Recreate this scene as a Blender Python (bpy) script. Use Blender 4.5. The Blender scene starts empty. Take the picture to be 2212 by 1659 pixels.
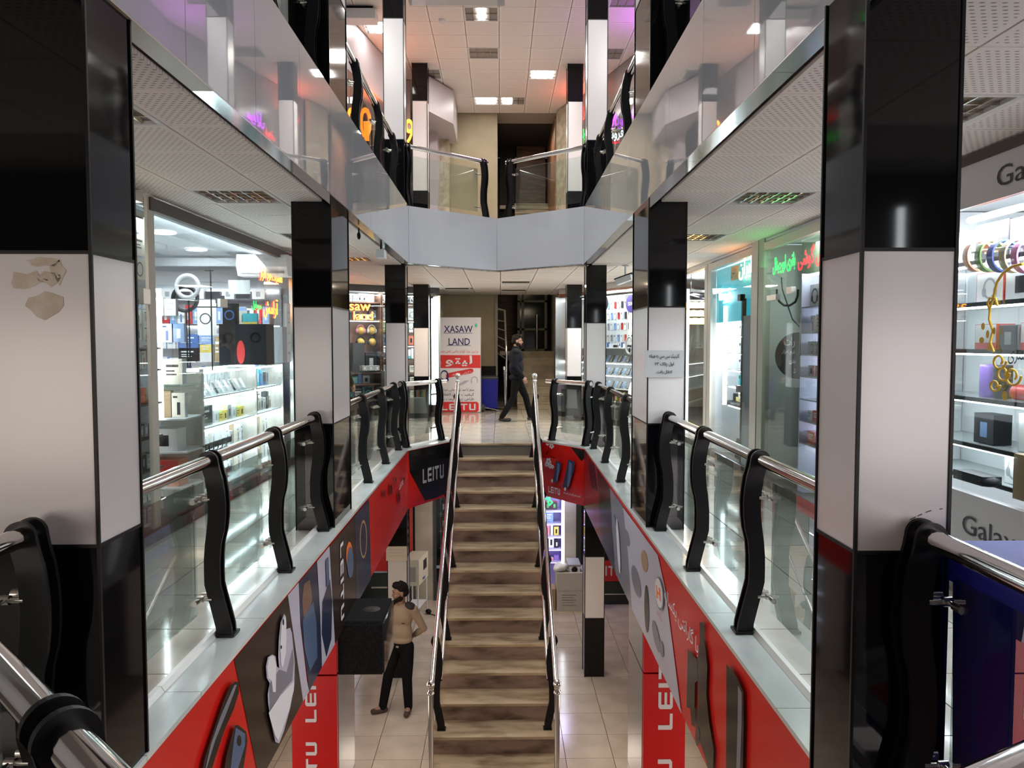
import bpy, math, random, unicodedata
from mathutils import Vector, Matrix
S = bpy.context.scene
C = S.collection
rnd = random.Random(7)
PI = math.pi
# ---------------------------------------------------------------- camera, world, lights, exposure
FOC, EYE = 1700.0, 1.6
PIT, YAW = math.atan(89.5/FOC), math.atan(26.0/FOC)
cd = bpy.data.cameras.new('camera'); cam = bpy.data.objects.new('camera', cd); C.objects.link(cam)
cd.sensor_width = 36.0; cd.lens = 36.0*FOC/2212.0; cd.clip_start = 0.05
cam.location = (0, 0, EYE); cam.rotation_euler = (PI/2-PIT, 0, -YAW)
S.camera = cam
w = bpy.data.worlds.new('world'); S.world = w; w.use_nodes = True
w.node_tree.nodes['Background'].inputs[0].default_value = (0.80, 0.86, 1, 1)
w.node_tree.nodes['Background'].inputs[1].default_value = 0.10
def area(name, loc, size, power, col=(1, 1, 1), rot=(0, 0, 0), sy=None):
    l = bpy.data.lights.new(name, 'AREA'); l.energy = power; l.color = col; l.shape = 'RECTANGLE'
    l.size = size; l.size_y = sy or size
    o = bpy.data.objects.new(name, l); C.objects.link(o); o.location = loc; o.rotation_euler = rot
    return o
# assumed fluorescent fittings of the floors above (over the open well and the galleries, out of frame)
area('upper_ceiling_light', (0, 7.4, 10.2), 2.2, 250, (0.93, 0.96, 1), sy=7.6)
area('near_fill_light', (-3.45, -1.12, 1.15), 2.0, 32, (1, 0.86, 0.76), (PI/2, 0, 0), 1.2)   # unseen lamps added behind the viewer to brighten the near column fronts
area('near_fill_light', (3.6, -1.12, 1.15), 2.0, 36, (1, 0.90, 0.88), (PI/2, 0, 0), 1.2)
area('aisle_fill_light', (-2.98, 8.3, 2.64), .25, 48, (.90, .96, 1), (0, math.radians(48), 0), 3.6)   # lamps added inside the shop glass to brighten the aisles and opposite fascia
area('aisle_fill_light', (3.18, 10.4, 2.58), .25, 55, (.92, .96, 1), (0, -math.radians(48), 0), 1.5)
area('aisle_fill_light', (3.16, 12.8, 2.64), .25, 55, (.95, .96, 1), (0, -math.radians(48), 0), 1.8)
area('aisle_fill_light', (3.12, 4.9, 2.40), .2, 60, (.95, .95, 1), (0, -math.radians(52), 0), 2.6)
area('aisle_fill_light', (-2.98, 5.2, 2.64), .25, 24, (1, .93, .84), (0, math.radians(48), 0), 1.6)
area('landing_light', (-0.7, 15.2, 2.74), 0.55, 30, (1, 0.79, 0.56))
area('landing_light', (0.9, 16.0, 2.74), 0.55, 26, (1, 0.79, 0.56))
area('ground_light', (-2.2, 9.0, -1.0), 0.6, 14, (1, 0.85, 0.68), sy=4)
area('ground_light', (2.0, 9.0, -1.0), 0.6, 14, (1, 0.85, 0.68), sy=4)
area('poster_fill_light', (-2.95, 5.6, -2.2), 1.8, 58, (1, 0.86, 0.70), (0, -PI/2, 0), 6.5)      # unseen light panels added on the ground floor to brighten the poster boards
area('poster_fill_light', (2.95, 5.6, -2.2), 1.8, 58, (1, 0.86, 0.70), (0, PI/2, 0), 6.5)
area('ground_light', (0, 14.6, -1.0), 0.6, 20, (1, 0.86, 0.7), sy=0.6)
S.view_settings.view_transform = 'Standard'; S.view_settings.look = 'None'
S.view_settings.gamma = 1.0; S.view_settings.use_curve_mapping = False
S.view_settings.exposure = 0.80
cy = S.cycles
cy.max_bounces = 10; cy.diffuse_bounces = 4; cy.glossy_bounces = 5; cy.transparent_max_bounces = 24
cy.sample_clamp_indirect = 4.0; cy.caustics_reflective = False; cy.caustics_refractive = False
cy.use_denoising = True
# ---------------------------------------------------------------- helpers
_R = Vector((math.cos(YAW), -math.sin(YAW), 0))
_F = Vector((math.sin(YAW)*math.cos(PIT), math.cos(YAW)*math.cos(PIT), -math.sin(PIT)))
_U = _R.cross(_F)
def ray(px, py): return _R*((px-1106)/FOC)+_F+_U*(-(py-829.5)/FOC)
def onz(px, py, z): d = ray(px, py); return d*((z-EYE)/d.z)+Vector((0, 0, EYE))
def onx(px, py, x): d = ray(px, py); return d*(x/d.x)+Vector((0, 0, EYE))
def ony(px, py, y): d = ray(px, py); return d*(y/d.y)+Vector((0, 0, EYE))
def onp(px, py, p, n):                       # point of a plane through p with normal n
    d = ray(px, py); n = Vector(n); e = Vector((0, 0, EYE))
    return e+d*((Vector(p)-e).dot(n)/d.dot(n))
_mc = {}
def M(name, col=(.8, .8, .8), rough=.5, metal=0., emit=0., ecol=None, spec=None, coat=0.):
    if name in _mc: return _mc[name]
    m = bpy.data.materials.new(name); m.use_nodes = True
    b = m.node_tree.nodes['Principled BSDF']
    b.inputs['Base Color'].default_value = (*col, 1); b.inputs['Roughness'].default_value = rough
    b.inputs['Metallic'].default_value = metal
    if spec is not None: b.inputs['Specular IOR Level'].default_value = spec
    if coat: b.inputs['Coat Weight'].default_value = coat; b.inputs['Coat Roughness'].default_value = .02
    if emit:
        b.inputs['Emission Color'].default_value = (*(ecol or col), 1); b.inputs['Emission Strength'].default_value = emit
    _mc[name] = m; return m
def nodes(m): return m.node_tree.nodes, m.node_tree.links, m.node_tree.nodes['Principled BSDF']
def noisy(m, c1, c2, scale=4., detail=6., lo=.35, hi=.65, stretch=(1, 1, 1), bump=0., coord='Object'):
    n, l, b = nodes(m)
    tc = n.new('ShaderNodeTexCoord'); mp = n.new('ShaderNodeMapping'); mp.inputs['Scale'].default_value = stretch
    no = n.new('ShaderNodeTexNoise'); no.inputs['Scale'].default_value = scale; no.inputs['Detail'].default_value = detail
    cr = n.new('ShaderNodeValToRGB'); cr.color_ramp.elements[0].position = lo; cr.color_ramp.elements[1].position = hi
    cr.color_ramp.elements[0].color = (*c1, 1); cr.color_ramp.elements[1].color = (*c2, 1)
    l.new(tc.outputs[coord], mp.inputs[0]); l.new(mp.outputs[0], no.inputs[0]); l.new(no.outputs[0], cr.inputs[0])
    l.new(cr.outputs[0], b.inputs['Base Color'])
    if bump:
        bp = n.new('ShaderNodeBump'); bp.inputs['Strength'].default_value = bump; bp.inputs['Distance'].default_value = .01
        l.new(no.outputs[0], bp.inputs['Height']); l.new(bp.outputs[0], b.inputs['Normal'])
    return m
def glassmat(name, tint=(.93, .97, .95), gloss=.10, rough=.01):
    if name in _mc: return _mc[name]
    m = bpy.data.materials.new(name); m.use_nodes = True; n, l = m.node_tree.nodes, m.node_tree.links
    for x in list(n): n.remove(x)
    o = n.new('ShaderNodeOutputMaterial'); mx = n.new('ShaderNodeMixShader'); t = n.new('ShaderNodeBsdfTransparent')
    g = n.new('ShaderNodeBsdfGlossy'); g.inputs['Roughness'].default_value = rough
    fr = n.new('ShaderNodeFresnel'); fr.inputs['IOR'].default_value = 1.5
    mul = n.new('ShaderNodeMath'); mul.operation = 'MULTIPLY'; mul.inputs[1].default_value = gloss
    t.inputs[0].default_value = (*tint, 1)
    l.new(fr.outputs[0], mul.inputs[0]); l.new(mul.outputs[0], mx.inputs[0]); l.new(t.outputs[0], mx.inputs[1])
    l.new(g.outputs[0], mx.inputs[2]); l.new(mx.outputs[0], o.inputs[0])
    _mc[name] = m; return m
def bas(d):
    d = Vector(d).normalized(); a = Vector((0, 0, 1)) if abs(d.z) < .9 else Vector((1, 0, 0))
    u = a.cross(d).normalized(); return u, d.cross(u)
class MB:
    def __init__(s): s.v = []; s.f = []; s.m = []; s.sm = []
    def add(s, vs, fs, m=0, smooth=False):
        o = len(s.v); s.v += [tuple(v) for v in vs]
        for f in fs: s.f.append(tuple(i+o for i in f)); s.m.append(m); s.sm.append(smooth)
        return s
    def box(s, x0, x1, y0, y1, z0, z1, m=0):
        return s.add([(x0, y0, z0), (x1, y0, z0), (x1, y1, z0), (x0, y1, z0), (x0, y0, z1), (x1, y0, z1), (x1, y1, z1), (x0, y1, z1)],
                     [(0, 3, 2, 1), (4, 5, 6, 7), (0, 1, 5, 4), (1, 2, 6, 5), (2, 3, 7, 6), (3, 0, 4, 7)], m)
    def ob(s, c, u, v, n, hu, hv, hn, m=0):  # box on any axes (unit vectors), half sizes
        c, u, v, n = Vector(c), Vector(u)*hu, Vector(v)*hv, Vector(n)*hn
        P = [c+u*a+v*b+n*d for d in (-1, 1) for a, b in ((-1, -1), (1, -1), (1, 1), (-1, 1))]
        return s.add(P, [(0, 3, 2, 1), (4, 5, 6, 7), (0, 1, 5, 4), (1, 2, 6, 5), (2, 3, 7, 6), (3, 0, 4, 7)], m)
    def poly(s, pts, m=0): return s.add(pts, [tuple(range(len(pts)))], m)
    def prism(s, pts, ext, m=0, ms=None, smooth=False):
        n = len(pts); e = Vector(ext); pts = [Vector(p) for p in pts]
        s.add(pts+[p+e for p in pts], [tuple(range(n))[::-1], tuple(range(n, 2*n))], m)
        return s.add(pts+[p+e for p in pts], [(i, (i+1) % n, n+(i+1) % n, n+i) for i in range(n)], m if ms is None else ms, smooth)
    def rod(s, a, b, r, n=10, m=0, r2=None): return s.tube([a, b], r, n, m, radii=None if r2 is None else [r, r2])
    def tube(s, path, r, n=10, m=0, radii=None, closed=False):
        path = [Vector(p) for p in path]; k = len(path); vs = []; u = None
        for i, p in enumerate(path):
            a = path[(i-1) % k] if closed or i else p; b = path[(i+1) % k] if closed or i < k-1 else p
            d = (b-a).normalized()
            if u is None: u, _ = bas(d)
            u = (u-d*u.dot(d)); u = u.normalized() if u.length > 1e-6 else bas(d)[0]; w2 = d.cross(u)
            rr = radii[i] if radii else r
            vs += [p+u*(rr*math.cos(2*PI*j/n))+w2*(rr*math.sin(2*PI*j/n)) for j in range(n)]
        fs = []
        for i in range(k if closed else k-1):
            i2 = (i+1) % k
            fs += [(i*n+j, i*n+(j+1) % n, i2*n+(j+1) % n, i2*n+j) for j in range(n)]
        s.add(vs, fs, m, True)
        if not closed: s.add(vs[:n], [tuple(range(n))[::-1]], m); s.add(vs[-n:], [tuple(range(n))], m)
        return s
    def ball(s, c, r, m=0, nu=14, nv=9):
        r = (r, r, r) if not hasattr(r, '__len__') else r
        vs = [(c[0], c[1], c[2]-r[2])]; fs = []
        for i in range(1, nv):
            t = -PI/2+PI*i/nv
            vs += [(c[0]+r[0]*math.cos(t)*math.cos(2*PI*j/nu), c[1]+r[1]*math.cos(t)*math.sin(2*PI*j/nu), c[2]+r[2]*math.sin(t)) for j in range(nu)]
        vs.append((c[0], c[1], c[2]+r[2])); e = len(vs)-1
        for j in range(nu): fs += [(0, 1+(j+1) % nu, 1+j), (e, e-nu+j, e-nu+(j+1) % nu)]
        for i in range(nv-2):
            for j in range(nu): fs.append((1+i*nu+j, 1+i*nu+(j+1) % nu, 1+(i+1)*nu+(j+1) % nu, 1+(i+1)*nu+j))
        return s.add(vs, fs, m, True)
    def lathe(s, prof, c=(0, 0, 0), n=16, m=0):  # (r, z) profile about a vertical axis
        k = len(prof); vs = [(c[0]+r*math.cos(2*PI*j/n), c[1]+r*math.sin(2*PI*j/n), c[2]+z) for r, z in prof for j in range(n)]
        return s.add(vs, [(i*n+j, i*n+(j+1) % n, (i+1)*n+(j+1) % n, (i+1)*n+j) for i in range(k-1) for j in range(n)], m, True)
    def xf(s, mat): s.v = [tuple(mat @ Vector(v)) for v in s.v]; return s
    def mesh(s, name, mats, off=None):
        me = bpy.data.meshes.new(name)
        v = s.v if off is None else [(a[0]-off[0], a[1]-off[1], a[2]-off[2]) for a in s.v]
        me.from_pydata(v, [], s.f)
        for m in (mats if isinstance(mats, (list, tuple)) else [mats]): me.materials.append(m)
        me.polygons.foreach_set('material_index', s.m); me.polygons.foreach_set('use_smooth', s.sm)
        me.update(); return me
    def build(s, name, mats, parent=None, label=None, at=None, kind=None):
        off = wl.get(parent) if parent is not None and at is None else at
        me = s.mesh(name, mats, off)
        return put(name, me, parent, None if parent is not None else at, label, kind)
wl = {}                                      # world location of every parent (none of them is turned before its parts are built)
def put(name, me, parent=None, loc=None, label=None, kind=None, rz=0.):
    o = bpy.data.objects.new(name, me); C.objects.link(o)
    if parent is not None: o.parent = parent
    if loc is not None: o.location = loc
    if rz: o.rotation_euler = (0, 0, rz)
    wl[o] = (wl.get(parent) or (0, 0, 0)) if loc is None or parent is not None else tuple(loc)
    if label: o['label'] = label
    if kind: o['kind'] = kind
    return o
def tag(o, label, cat, group=None, kind=None):
    o['label'] = label; o['category'] = cat
    if group: o['group'] = group
    if kind: o['kind'] = kind
    return o
def thing(name, label, cat, loc=(0, 0, 0), group=None):
    o = bpy.data.objects.new(name, None); C.objects.link(o); o.location = loc; wl[o] = tuple(loc)
    o.empty_display_size = .1
    return tag(o, label, cat, group)
def struct(name, label=None, loc=(0, 0, 0)):
    o = bpy.data.objects.new(name, None); C.objects.link(o); o.location = loc; wl[o] = tuple(loc); o['kind'] = 'structure'
    if label: o['label'] = label
    return o
def kids(o, idx):
    return idx.get(o.name, [])
def copy_tree(o, loc, rz=0., label=None, group=None):
    r = o.copy(); C.objects.link(r); r.location = loc; r.rotation_euler = (0, 0, rz)
    if label: r['label'] = label
    if group: r['group'] = group
    for ch in PARTS.get(o, []):
        c = ch.copy(); C.objects.link(c); c.parent = r
        for g in PARTS.get(ch, []):
            d = g.copy(); C.objects.link(d); d.parent = c
    return r
PARTS = {}
def reg(parent, *ch): PARTS.setdefault(parent, []).extend(ch)
# ---- lettering (Latin and Persian; Persian letters are joined through their presentation forms)
_forms = {}
for cp in list(range(0xFB50, 0xFE00))+list(range(0xFE70, 0xFEFD)):
    d = unicodedata.decomposition(chr(cp)).split()
    if len(d) == 2 and d[0] in ('<isolated>', '<final>', '<initial>', '<medial>'): _forms.setdefault(chr(int(d[1], 16)), {})[d[0][1:4]] = chr(cp)
def persian(t):
    out = []
    for wd in t.split(' '):
        r = ''
        for i, ch in enumerate(wd):
            f = _forms.get(ch)
            if not f: r += ch; continue
            p = i > 0 and 'ini' in _forms.get(wd[i-1], {}); q = i < len(wd)-1 and wd[i+1] in _forms and 'ini' in f
            r += f.get('med' if p and q else 'fin' if p else 'ini' if q else 'iso') or f.get('iso') or ch
        r = r[::-1] if any(c in _forms for c in wd) else r
        out.append(r)
    return ' '.join(out[::-1])
_fc = bpy.data.curves.new('lettering', 'FONT'); _fo = bpy.data.objects.new('lettering_source', _fc)
def glyphs(t, bold=0., outline=0., ext=0.):
    if any(0x600 <= ord(c) < 0x700 for c in t): t = persian(t)
    _fc.body = t; _fc.offset = bold; _fc.extrude = ext
    _fc.dimensions = '2D'; _fc.fill_mode = 'NONE' if outline else 'BOTH'
    _fc.bevel_depth = outline; _fc.bevel_resolution = 0; _fc.resolution_u = 3
    if _fo.name not in C.objects: C.objects.link(_fo)
    dg = bpy.context.evaluated_depsgraph_get(); dg.update()
    me = bpy.data.meshes.new_from_object(_fo.evaluated_get(dg)); C.objects.unlink(_fo)
    V = [tuple(v.co) for v in me.vertices]; P = [tuple(p.vertices) for p in me.polygons]
    bpy.data.meshes.remove(me); return V, P
def write(t, o, right, up, wd, mat, parent=None, name='lettering', hh=None, bold=.0, outline=0., ext=0., lift=.003, mb=None, mi=0, mirror=False):
    """text fitted to width wd, its box centred on o, in the plane (right, up)"""
    V, P = glyphs(t, bold, outline, ext)
    xs = [v[0] for v in V]; ys = [v[1] for v in V]
    k = wd/(max(xs)-min(xs)); ky = k if hh is None else hh/(max(ys)-min(ys))
    cx, cy2 = (max(xs)+min(xs))/2, (max(ys)+min(ys))/2
    r, u = Vector(right).normalized(), Vector(up).normalized(); n = r.cross(u); o = Vector(o)
    b = mb or MB()
    b.add([o+r*((v[0]-cx)*k)+u*((v[1]-cy2)*ky)+n*(lift+v[2]*k) for v in V], P, mi)
    return b if mb else b.build(name, mat, parent)
# the angular five-letter word mark on the posters, as strokes in a 4.3 x 1 box
def wordmark():
    t = .2; P = []
    P.append([(0, .08), (.08, 0), (.72, 0), (.72, t), (t, t), (t, 1), (0, 1)])                                    # L
    P += [[(.92, .12), (1.02, 0), (1.68, 0), (1.68, t), (1.12, t), (1.12, .4), (1.66, .4), (1.66, .58), (1.12, .58), (1.12, .8), (1.68, .8), (1.68, 1), (1.02, 1), (.92, .88)]]
    P.append([(1.88, 0), (2.08, 0), (2.08, 1), (1.88, 1)])                                                        # I
    P.append([(2.26, 1), (2.26, .8), (2.56, .8), (2.56, .1), (2.66, 0), (2.76, 0), (2.76, .8), (3.08, .8), (3.08, 1)])   # T
    P.append([(3.28, 1), (3.28, .12), (3.4, 0), (3.92, 0), (4.04, .12), (4.04, 1), (3.84, 1), (3.84, t), (3.48, t), (3.48, 1)])
    return P
def mark(o, right, up, wd, mat, parent, hh=None, lift=.003, shear=0.):
    r, u = Vector(right).normalized(), Vector(up).normalized(); n = r.cross(u); o = Vector(o); k = wd/4.04; ky = (hh or k)
    b = MB()
    for p in wordmark(): b.poly([o+r*((x-2.02)*k+shear*(y-.5))+u*((y-.5)*ky)+n*lift for x, y in p])
    return b.build('lettering', mat, parent)
# ---------------------------------------------------------------- materials
white_panel = M('white gloss panel', (.52, .54, .575), .02, coat=.7)
black_gloss = M('black gloss panel', (.004, .004, .005), .05, spec=.32)
side_gloss = M('smoked gloss panel', (.02, .02, .024), .05)
col_white = M('white column panel', (.66, .64, .64), .22)
trim_black = M('black trim', (.005, .005, .006), .45, spec=.25)
post_black = M('black powder coat', (.005, .005, .006), .38, spec=.3)
chrome = M('chrome', (.82, .80, .79), .09, 1.)
steel = M('brushed steel', (.55, .53, .50), .28, 1.)
alu = M('aluminium', (.62, .58, .53), .38, .8)
alu_white = M('pale aluminium', (.62, .58, .52), .45)
glass = glassmat('railing glass', (.90, .955, .94), .55)
shopglass = glassmat('shop glass', (.94, .97, .965), .24)
floor_tile = noisy(M('polished floor tile', (.6, .55, .48), .10, coat=.2), (.50, .47, .41), (.60, .57, .51), 3., 8.)
floor_base = M('floor joint', (.16, .14, .12), .5)
ground_tile = noisy(M('cream ground tile', (.6, .55, .48), .16), (.50, .42, .345), (.60, .51, .425), 2.5, 8.)
marble = noisy(M('grey white marble', (.6, .6, .58), .16), (.47, .50, .48), (.60, .62, .60), 5., 8., stretch=(1, .35, 1))
marble_lip = M('white marble lip', (.72, .70, .67), .2)
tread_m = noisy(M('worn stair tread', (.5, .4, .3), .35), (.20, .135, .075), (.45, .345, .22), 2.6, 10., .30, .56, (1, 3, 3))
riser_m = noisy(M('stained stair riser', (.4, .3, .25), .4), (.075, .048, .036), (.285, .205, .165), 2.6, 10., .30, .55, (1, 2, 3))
plaster = noisy(M('old plaster', (.5, .43, .3), .8), (.37, .315, .21), (.47, .405, .28), 1.2, 6.)
plaster_grey = noisy(M('grey plaster', (.4, .4, .36), .8), (.36, .36, .32), (.46, .45, .40), 2., 6.)
white_wall = M('white wall', (.72, .74, .76), .6)
dark = M('dark void', (.01, .01, .01), .8)
dark_wood = noisy(M('dark brown wood', (.08, .04, .025), .45), (.06, .028, .018), (.15, .075, .045), 3., 6., stretch=(1, 1, 6))
wood = noisy(M('brown wood', (.3, .16, .1), .4), (.22, .105, .065), (.36, .19, .12), 2.5, 6., stretch=(4, 4, 1))
ceil_plain = M('ceiling base', (.30, .27, .25), .8)
led = M('led tube', (1, 1, 1), .5, emit=9., ecol=(.90, .96, 1)); led_show = M('showcase led', (1, 1, 1), .5, emit=30., ecol=(.86, .95, 1))
led_soft = M('led strip', (1, 1, 1), .5, emit=14., ecol=(.88, .95, 1))
tube_warm = M('warm tube', (1, 1, 1), .5, emit=3., ecol=(1, .78, .42))
tube_white = M('fluorescent tube', (1, 1, 1), .5, emit=12., ecol=(1, .97, .93))
def dotted():
    m = M('perforated ceiling tile', (.80, .76, .73), .75)
    n, l, b = nodes(m)
    tc = n.new('ShaderNodeTexCoord'); sp = n.new('ShaderNodeSeparateXYZ'); l.new(tc.outputs['Object'], sp.inputs[0])
    def mt(op, a, bb=None, c=None):
        x = n.new('ShaderNodeMath'); x.operation = op
        for i, q in enumerate((a, bb, c)):
            if q is None: continue
            if isinstance(q, (int, float)): x.inputs[i].default_value = q
            else: l.new(q, x.inputs[i])
        return x.outputs[0]
    px, py = .040, .030
    row = mt('FLOOR', mt('DIVIDE', sp.outputs['Y'], py))
    odd = mt('MULTIPLY', mt('ABSOLUTE', mt('MODULO', row, 2.)), .5)
    fx = mt('SUBTRACT', mt('FRACT', mt('ADD', mt('DIVIDE', sp.outputs['X'], px), odd)), .5)
    fy = mt('SUBTRACT', mt('FRACT', mt('DIVIDE', sp.outputs['Y'], py)), .5)
    d = mt('ADD', mt('POWER', mt('ABSOLUTE', mt('DIVIDE', fx, .27)), 2.), mt('POWER', mt('ABSOLUTE', mt('DIVIDE', fy, .17)), 2.))
    hole = mt('LESS_THAN', d, 1.)
    inx = mt('LESS_THAN', mt('ABSOLUTE', sp.outputs['X']), .262); iny = mt('LESS_THAN', mt('ABSOLUTE', sp.outputs['Y']), .262)
    mask = mt('MULTIPLY', hole, mt('MULTIPLY', inx, iny))
    mx = n.new('ShaderNodeMix'); mx.data_type = 'RGBA'
    mx.inputs['A'].default_value = (.84, .765, .715, 1); mx.inputs['B'].default_value = (.30, .27, .255, 1)
    l.new(mask, mx.inputs['Factor']); l.new(mx.outputs['Result'], b.inputs['Base Color'])
    return m
perf = dotted()
# ---------------------------------------------------------------- plan of the building (metres, first floor at z = 0)
UP, GR = 3.64, -3.61                         # upper floor, ground floor
FB, FT = 2.79, 3.64                          # white fascia, bottom and top
def XL(y): return -1.345-.0016*y             # well edge on the left and right, shopfronts on the left and right
def XR(y): return 1.165+.0085*y
def SL(y): return -2.88+.0145*y
def SR(y): return 2.87+.0135*y
NA, FA = (-.05, .90), (-.05, 13.09)          # near and far corner of the well
NL, NR = (XL(2.2), 2.2), (XR(1.55), 1.55)
UL, UR = (XL(11.9), 11.9), (XR(11.9), 11.9)
LL, LR = (XL(11.6), 11.6), (XR(11.75), 11.75)   # first floor: the well ends at the stair head
SLX, SRX, SY = -.70, .58, 12.43
CL, CR = (SLX, 12.85), (SRX, 12.78)           # where the slanted edges meet the stair
def clip(poly, planes):
    for (a, b, c) in planes:                 # keep a*x + b*y <= c
        out = []
        for i in range(len(poly)):
            p, q = poly[i], poly[(i+1) % len(poly)]; dp, dq = a*p[0]+b*p[1]-c, a*q[0]+b*q[1]-c
            if dp <= 0: out.append(p)
            if (dp < 0) != (dq < 0) and dp != dq: t = dp/(dp-dq); out.append((p[0]+(q[0]-p[0])*t, p[1]+(q[1]-p[1])*t))
        poly = out
        if len(poly) < 3: return []
    return poly
def line(p, q):                              # half plane to the left of p->q
    dx, dy = q[0]-p[0], q[1]-p[1]; return (dy, -dx, dy*p[0]-dx*p[1])
_tiles = {}
def tiles(parent, x0, x1, y0, y1, z0, z1, planes, mat, name, step=.6, gap=.004, ox=0., oy=0., skip=()):
    i0, i1 = math.floor((x0-ox)/step), math.ceil((x1-ox)/step); j0, j1 = math.floor((y0-oy)/step), math.ceil((y1-oy)/step)
    for i in range(i0, i1):
        for j in range(j0, j1):
            ax, ay = ox+i*step, oy+j*step
            if any(abs(ax+step/2-sx) < .1 and abs(ay+step/2-sy) < .1 for sx, sy in skip): continue
            r = [(ax+gap, ay+gap), (ax+step-gap, ay+gap), (ax+step-gap, ay+step-gap), (ax+gap, ay+step-gap)]
            q = clip(r, planes+[(1, 0, x1), (-1, 0, -x0), (0, 1, y1), (0, -1, -y0)])
            if len(q) < 3: continue
            ar = abs(sum(q[k][0]*q[(k+1) % len(q)][1]-q[(k+1) % len(q)][0]*q[k][1] for k in range(len(q))))/2
            if ar < .002: continue
            cx, cy2 = ax+step/2, ay+step/2
            key = (name, mat.name, round(z1-z0, 3), tuple((round(a-cx, 3), round(b-cy2, 3)) for a, b in q))
            if key not in _tiles: _tiles[key] = MB().prism([(a-cx, b-cy2, 0) for a, b in q], (0, 0, z1-z0)).mesh(name, mat)
            pl = wl[parent]
            put(name, _tiles[key], parent).location = (cx-pl[0], cy2-pl[1], z0-pl[2])
def slab(parent, pts, z0, z1, mat, name): return MB().prism([(a, b, z0) for a, b in pts], (0, 0, z1-z0)).build(name, mat, parent)
SIDE = 5.4
NAs, NLs, NRs = (NA[0], NA[1]-.08), (NL[0]-.05, NL[1]-.02), (NR[0]+.05, NR[1]-.02)   # slab edges, set back behind the fascia boards
LLs, LRs, CLs, CRs = (LL[0]-.05, LL[1]+.03), (LR[0]+.05, LR[1]+.03), (CL[0], CL[1]+.09), (CR[0], CR[1]+.09)
ULs, URs, FAs = (UL[0]-.05, UL[1]+.02), (UR[0]+.05, UR[1]+.02), (FA[0], FA[1]+.07)
# --- first floor
fl = struct('floor')
left_out = [(-SIDE, -1.2), (NA[0], -1.2), NAs, NLs, LLs, CLs, (SLX, SY), (-.06, SY), (-.06, 20.4), (-SIDE, 20.4)]
right_out = [(SIDE, -1.2), (SIDE, 20.4), (-.06, 20.4), (-.06, SY), (SRX, SY), CRs, LRs, NRs, NAs, (NA[0], -1.2)]
slab(fl, left_out, -.28, -.012, floor_base, 'slab'); slab(fl, right_out, -.28, -.012, floor_base, 'slab')
def off(p, q, d):                            # edge p->q moved d to its left
    dx, dy = q[0]-p[0], q[1]-p[1]; l = math.hypot(dx, dy); return (p[0]-dy/l*d, p[1]+dx/l*d), (q[0]-dy/l*d, q[1]+dx/l*d)
KW = .22                                     # kerb width
tiles(fl, -2.95, -1.2, 1.95, 11.75, -.012, 0, [line(*off(NL, LL, KW))], floor_tile, 'tile', ox=-1.57, oy=1.95)
tiles(fl, 1.2, 3.1, 1.9, 11.75, -.012, 0, [line(*off(LR, NR, KW))], floor_tile, 'tile', ox=1.38, oy=1.9)
tiles(fl, -3.4, SLX, 11.75, 18.7, -.012, 0, [line(*off(LL, CL, KW))], floor_tile, 'tile', ox=-.70, oy=SY)
tiles(fl, SLX, SRX, SY+.03, 18.7, -.012, 0, [], floor_tile, 'tile', ox=-.70, oy=SY)
tiles(fl, SRX, 3.4, 11.75, 18.7, -.012, 0, [line(*off(CR, LR, KW))], floor_tile, 'tile', ox=-.70, oy=SY)
# --- marble kerb slabs with a raised lip along the well
def kerb(p, q, cuts, name='kerb_slab', z=0.):
    dx, dy = q[0]-p[0], q[1]-p[1]; l = math.hypot(dx, dy); u = Vector((dx/l, dy/l, 0)); n = Vector((-dy/l, dx/l, 0))
    prev = 0.
    for c in list(cuts)+[l]:
        a, b = Vector((*p, z))+u*(prev+.002), Vector((*p, z))+u*(c-.002)
        MB().prism([a, b, b+n*.165, a+n*.165], (0, 0, .024)).build(name, marble, kb)
        MB().prism([a+n*.165, a+n*.165+Vector((0, 0, .026)), a+n*.18+Vector((0, 0, .05)), a+n*.205+Vector((0, 0, .05)), a+n*.22], b-a).build('kerb_lip', marble_lip, kb)
        prev = c
kb = struct('trim_1', loc=(0, 0, 0))
kerb(NL, LL, [.75, 1.3, 2.25, 3.45, 4.65, 5.85, 7.05, 8.25])
kerb(LL, CL, [])
kerb(CR, LR, [])
kerb(LR, NR, [1.25, 2.45, 3.65, 4.85, 6.05, 7.25, 8.45])
kerb(NA, NL, [.9]); kerb(NR, NA, [.9])
# --- fascia of the first floor: backing board behind the posters
fa = struct('trim_2')
def fascia(par, p, q, z0, z1, mat, cuts=(), th=.03, name='fascia_panel'):
    dx, dy = q[0]-p[0], q[1]-p[1]; l = math.hypot(dx, dy); u = Vector((dx/l, dy/l, 0)); n = Vector((-dy/l, dx/l, 0))
    prev = 0.
    for c in list(cuts)+[l]:
        a, b = Vector((*p, z0))+u*(prev+.0025), Vector((*p, z0))+u*(c-.0025)
        MB().prism([a, b, b+n*th, a+n*th], (0, 0, z1-z0)).build(name, mat, par)
        prev = c
board = M('red poster board', (.52, .009, .007), .20, spec=.3)
FZ = -.865
fascia(fa, NL, LL, FZ, -.001, board); fascia(fa, LL, CL, FZ, -.001, board)
fascia(fa, CR, LR, FZ, -.001, board); fascia(fa, LR, NR, FZ, -.001, board)
fascia(fa, NA, NL, FZ, -.001, board); fascia(fa, NR, NA, FZ, -.001, board)
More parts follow.
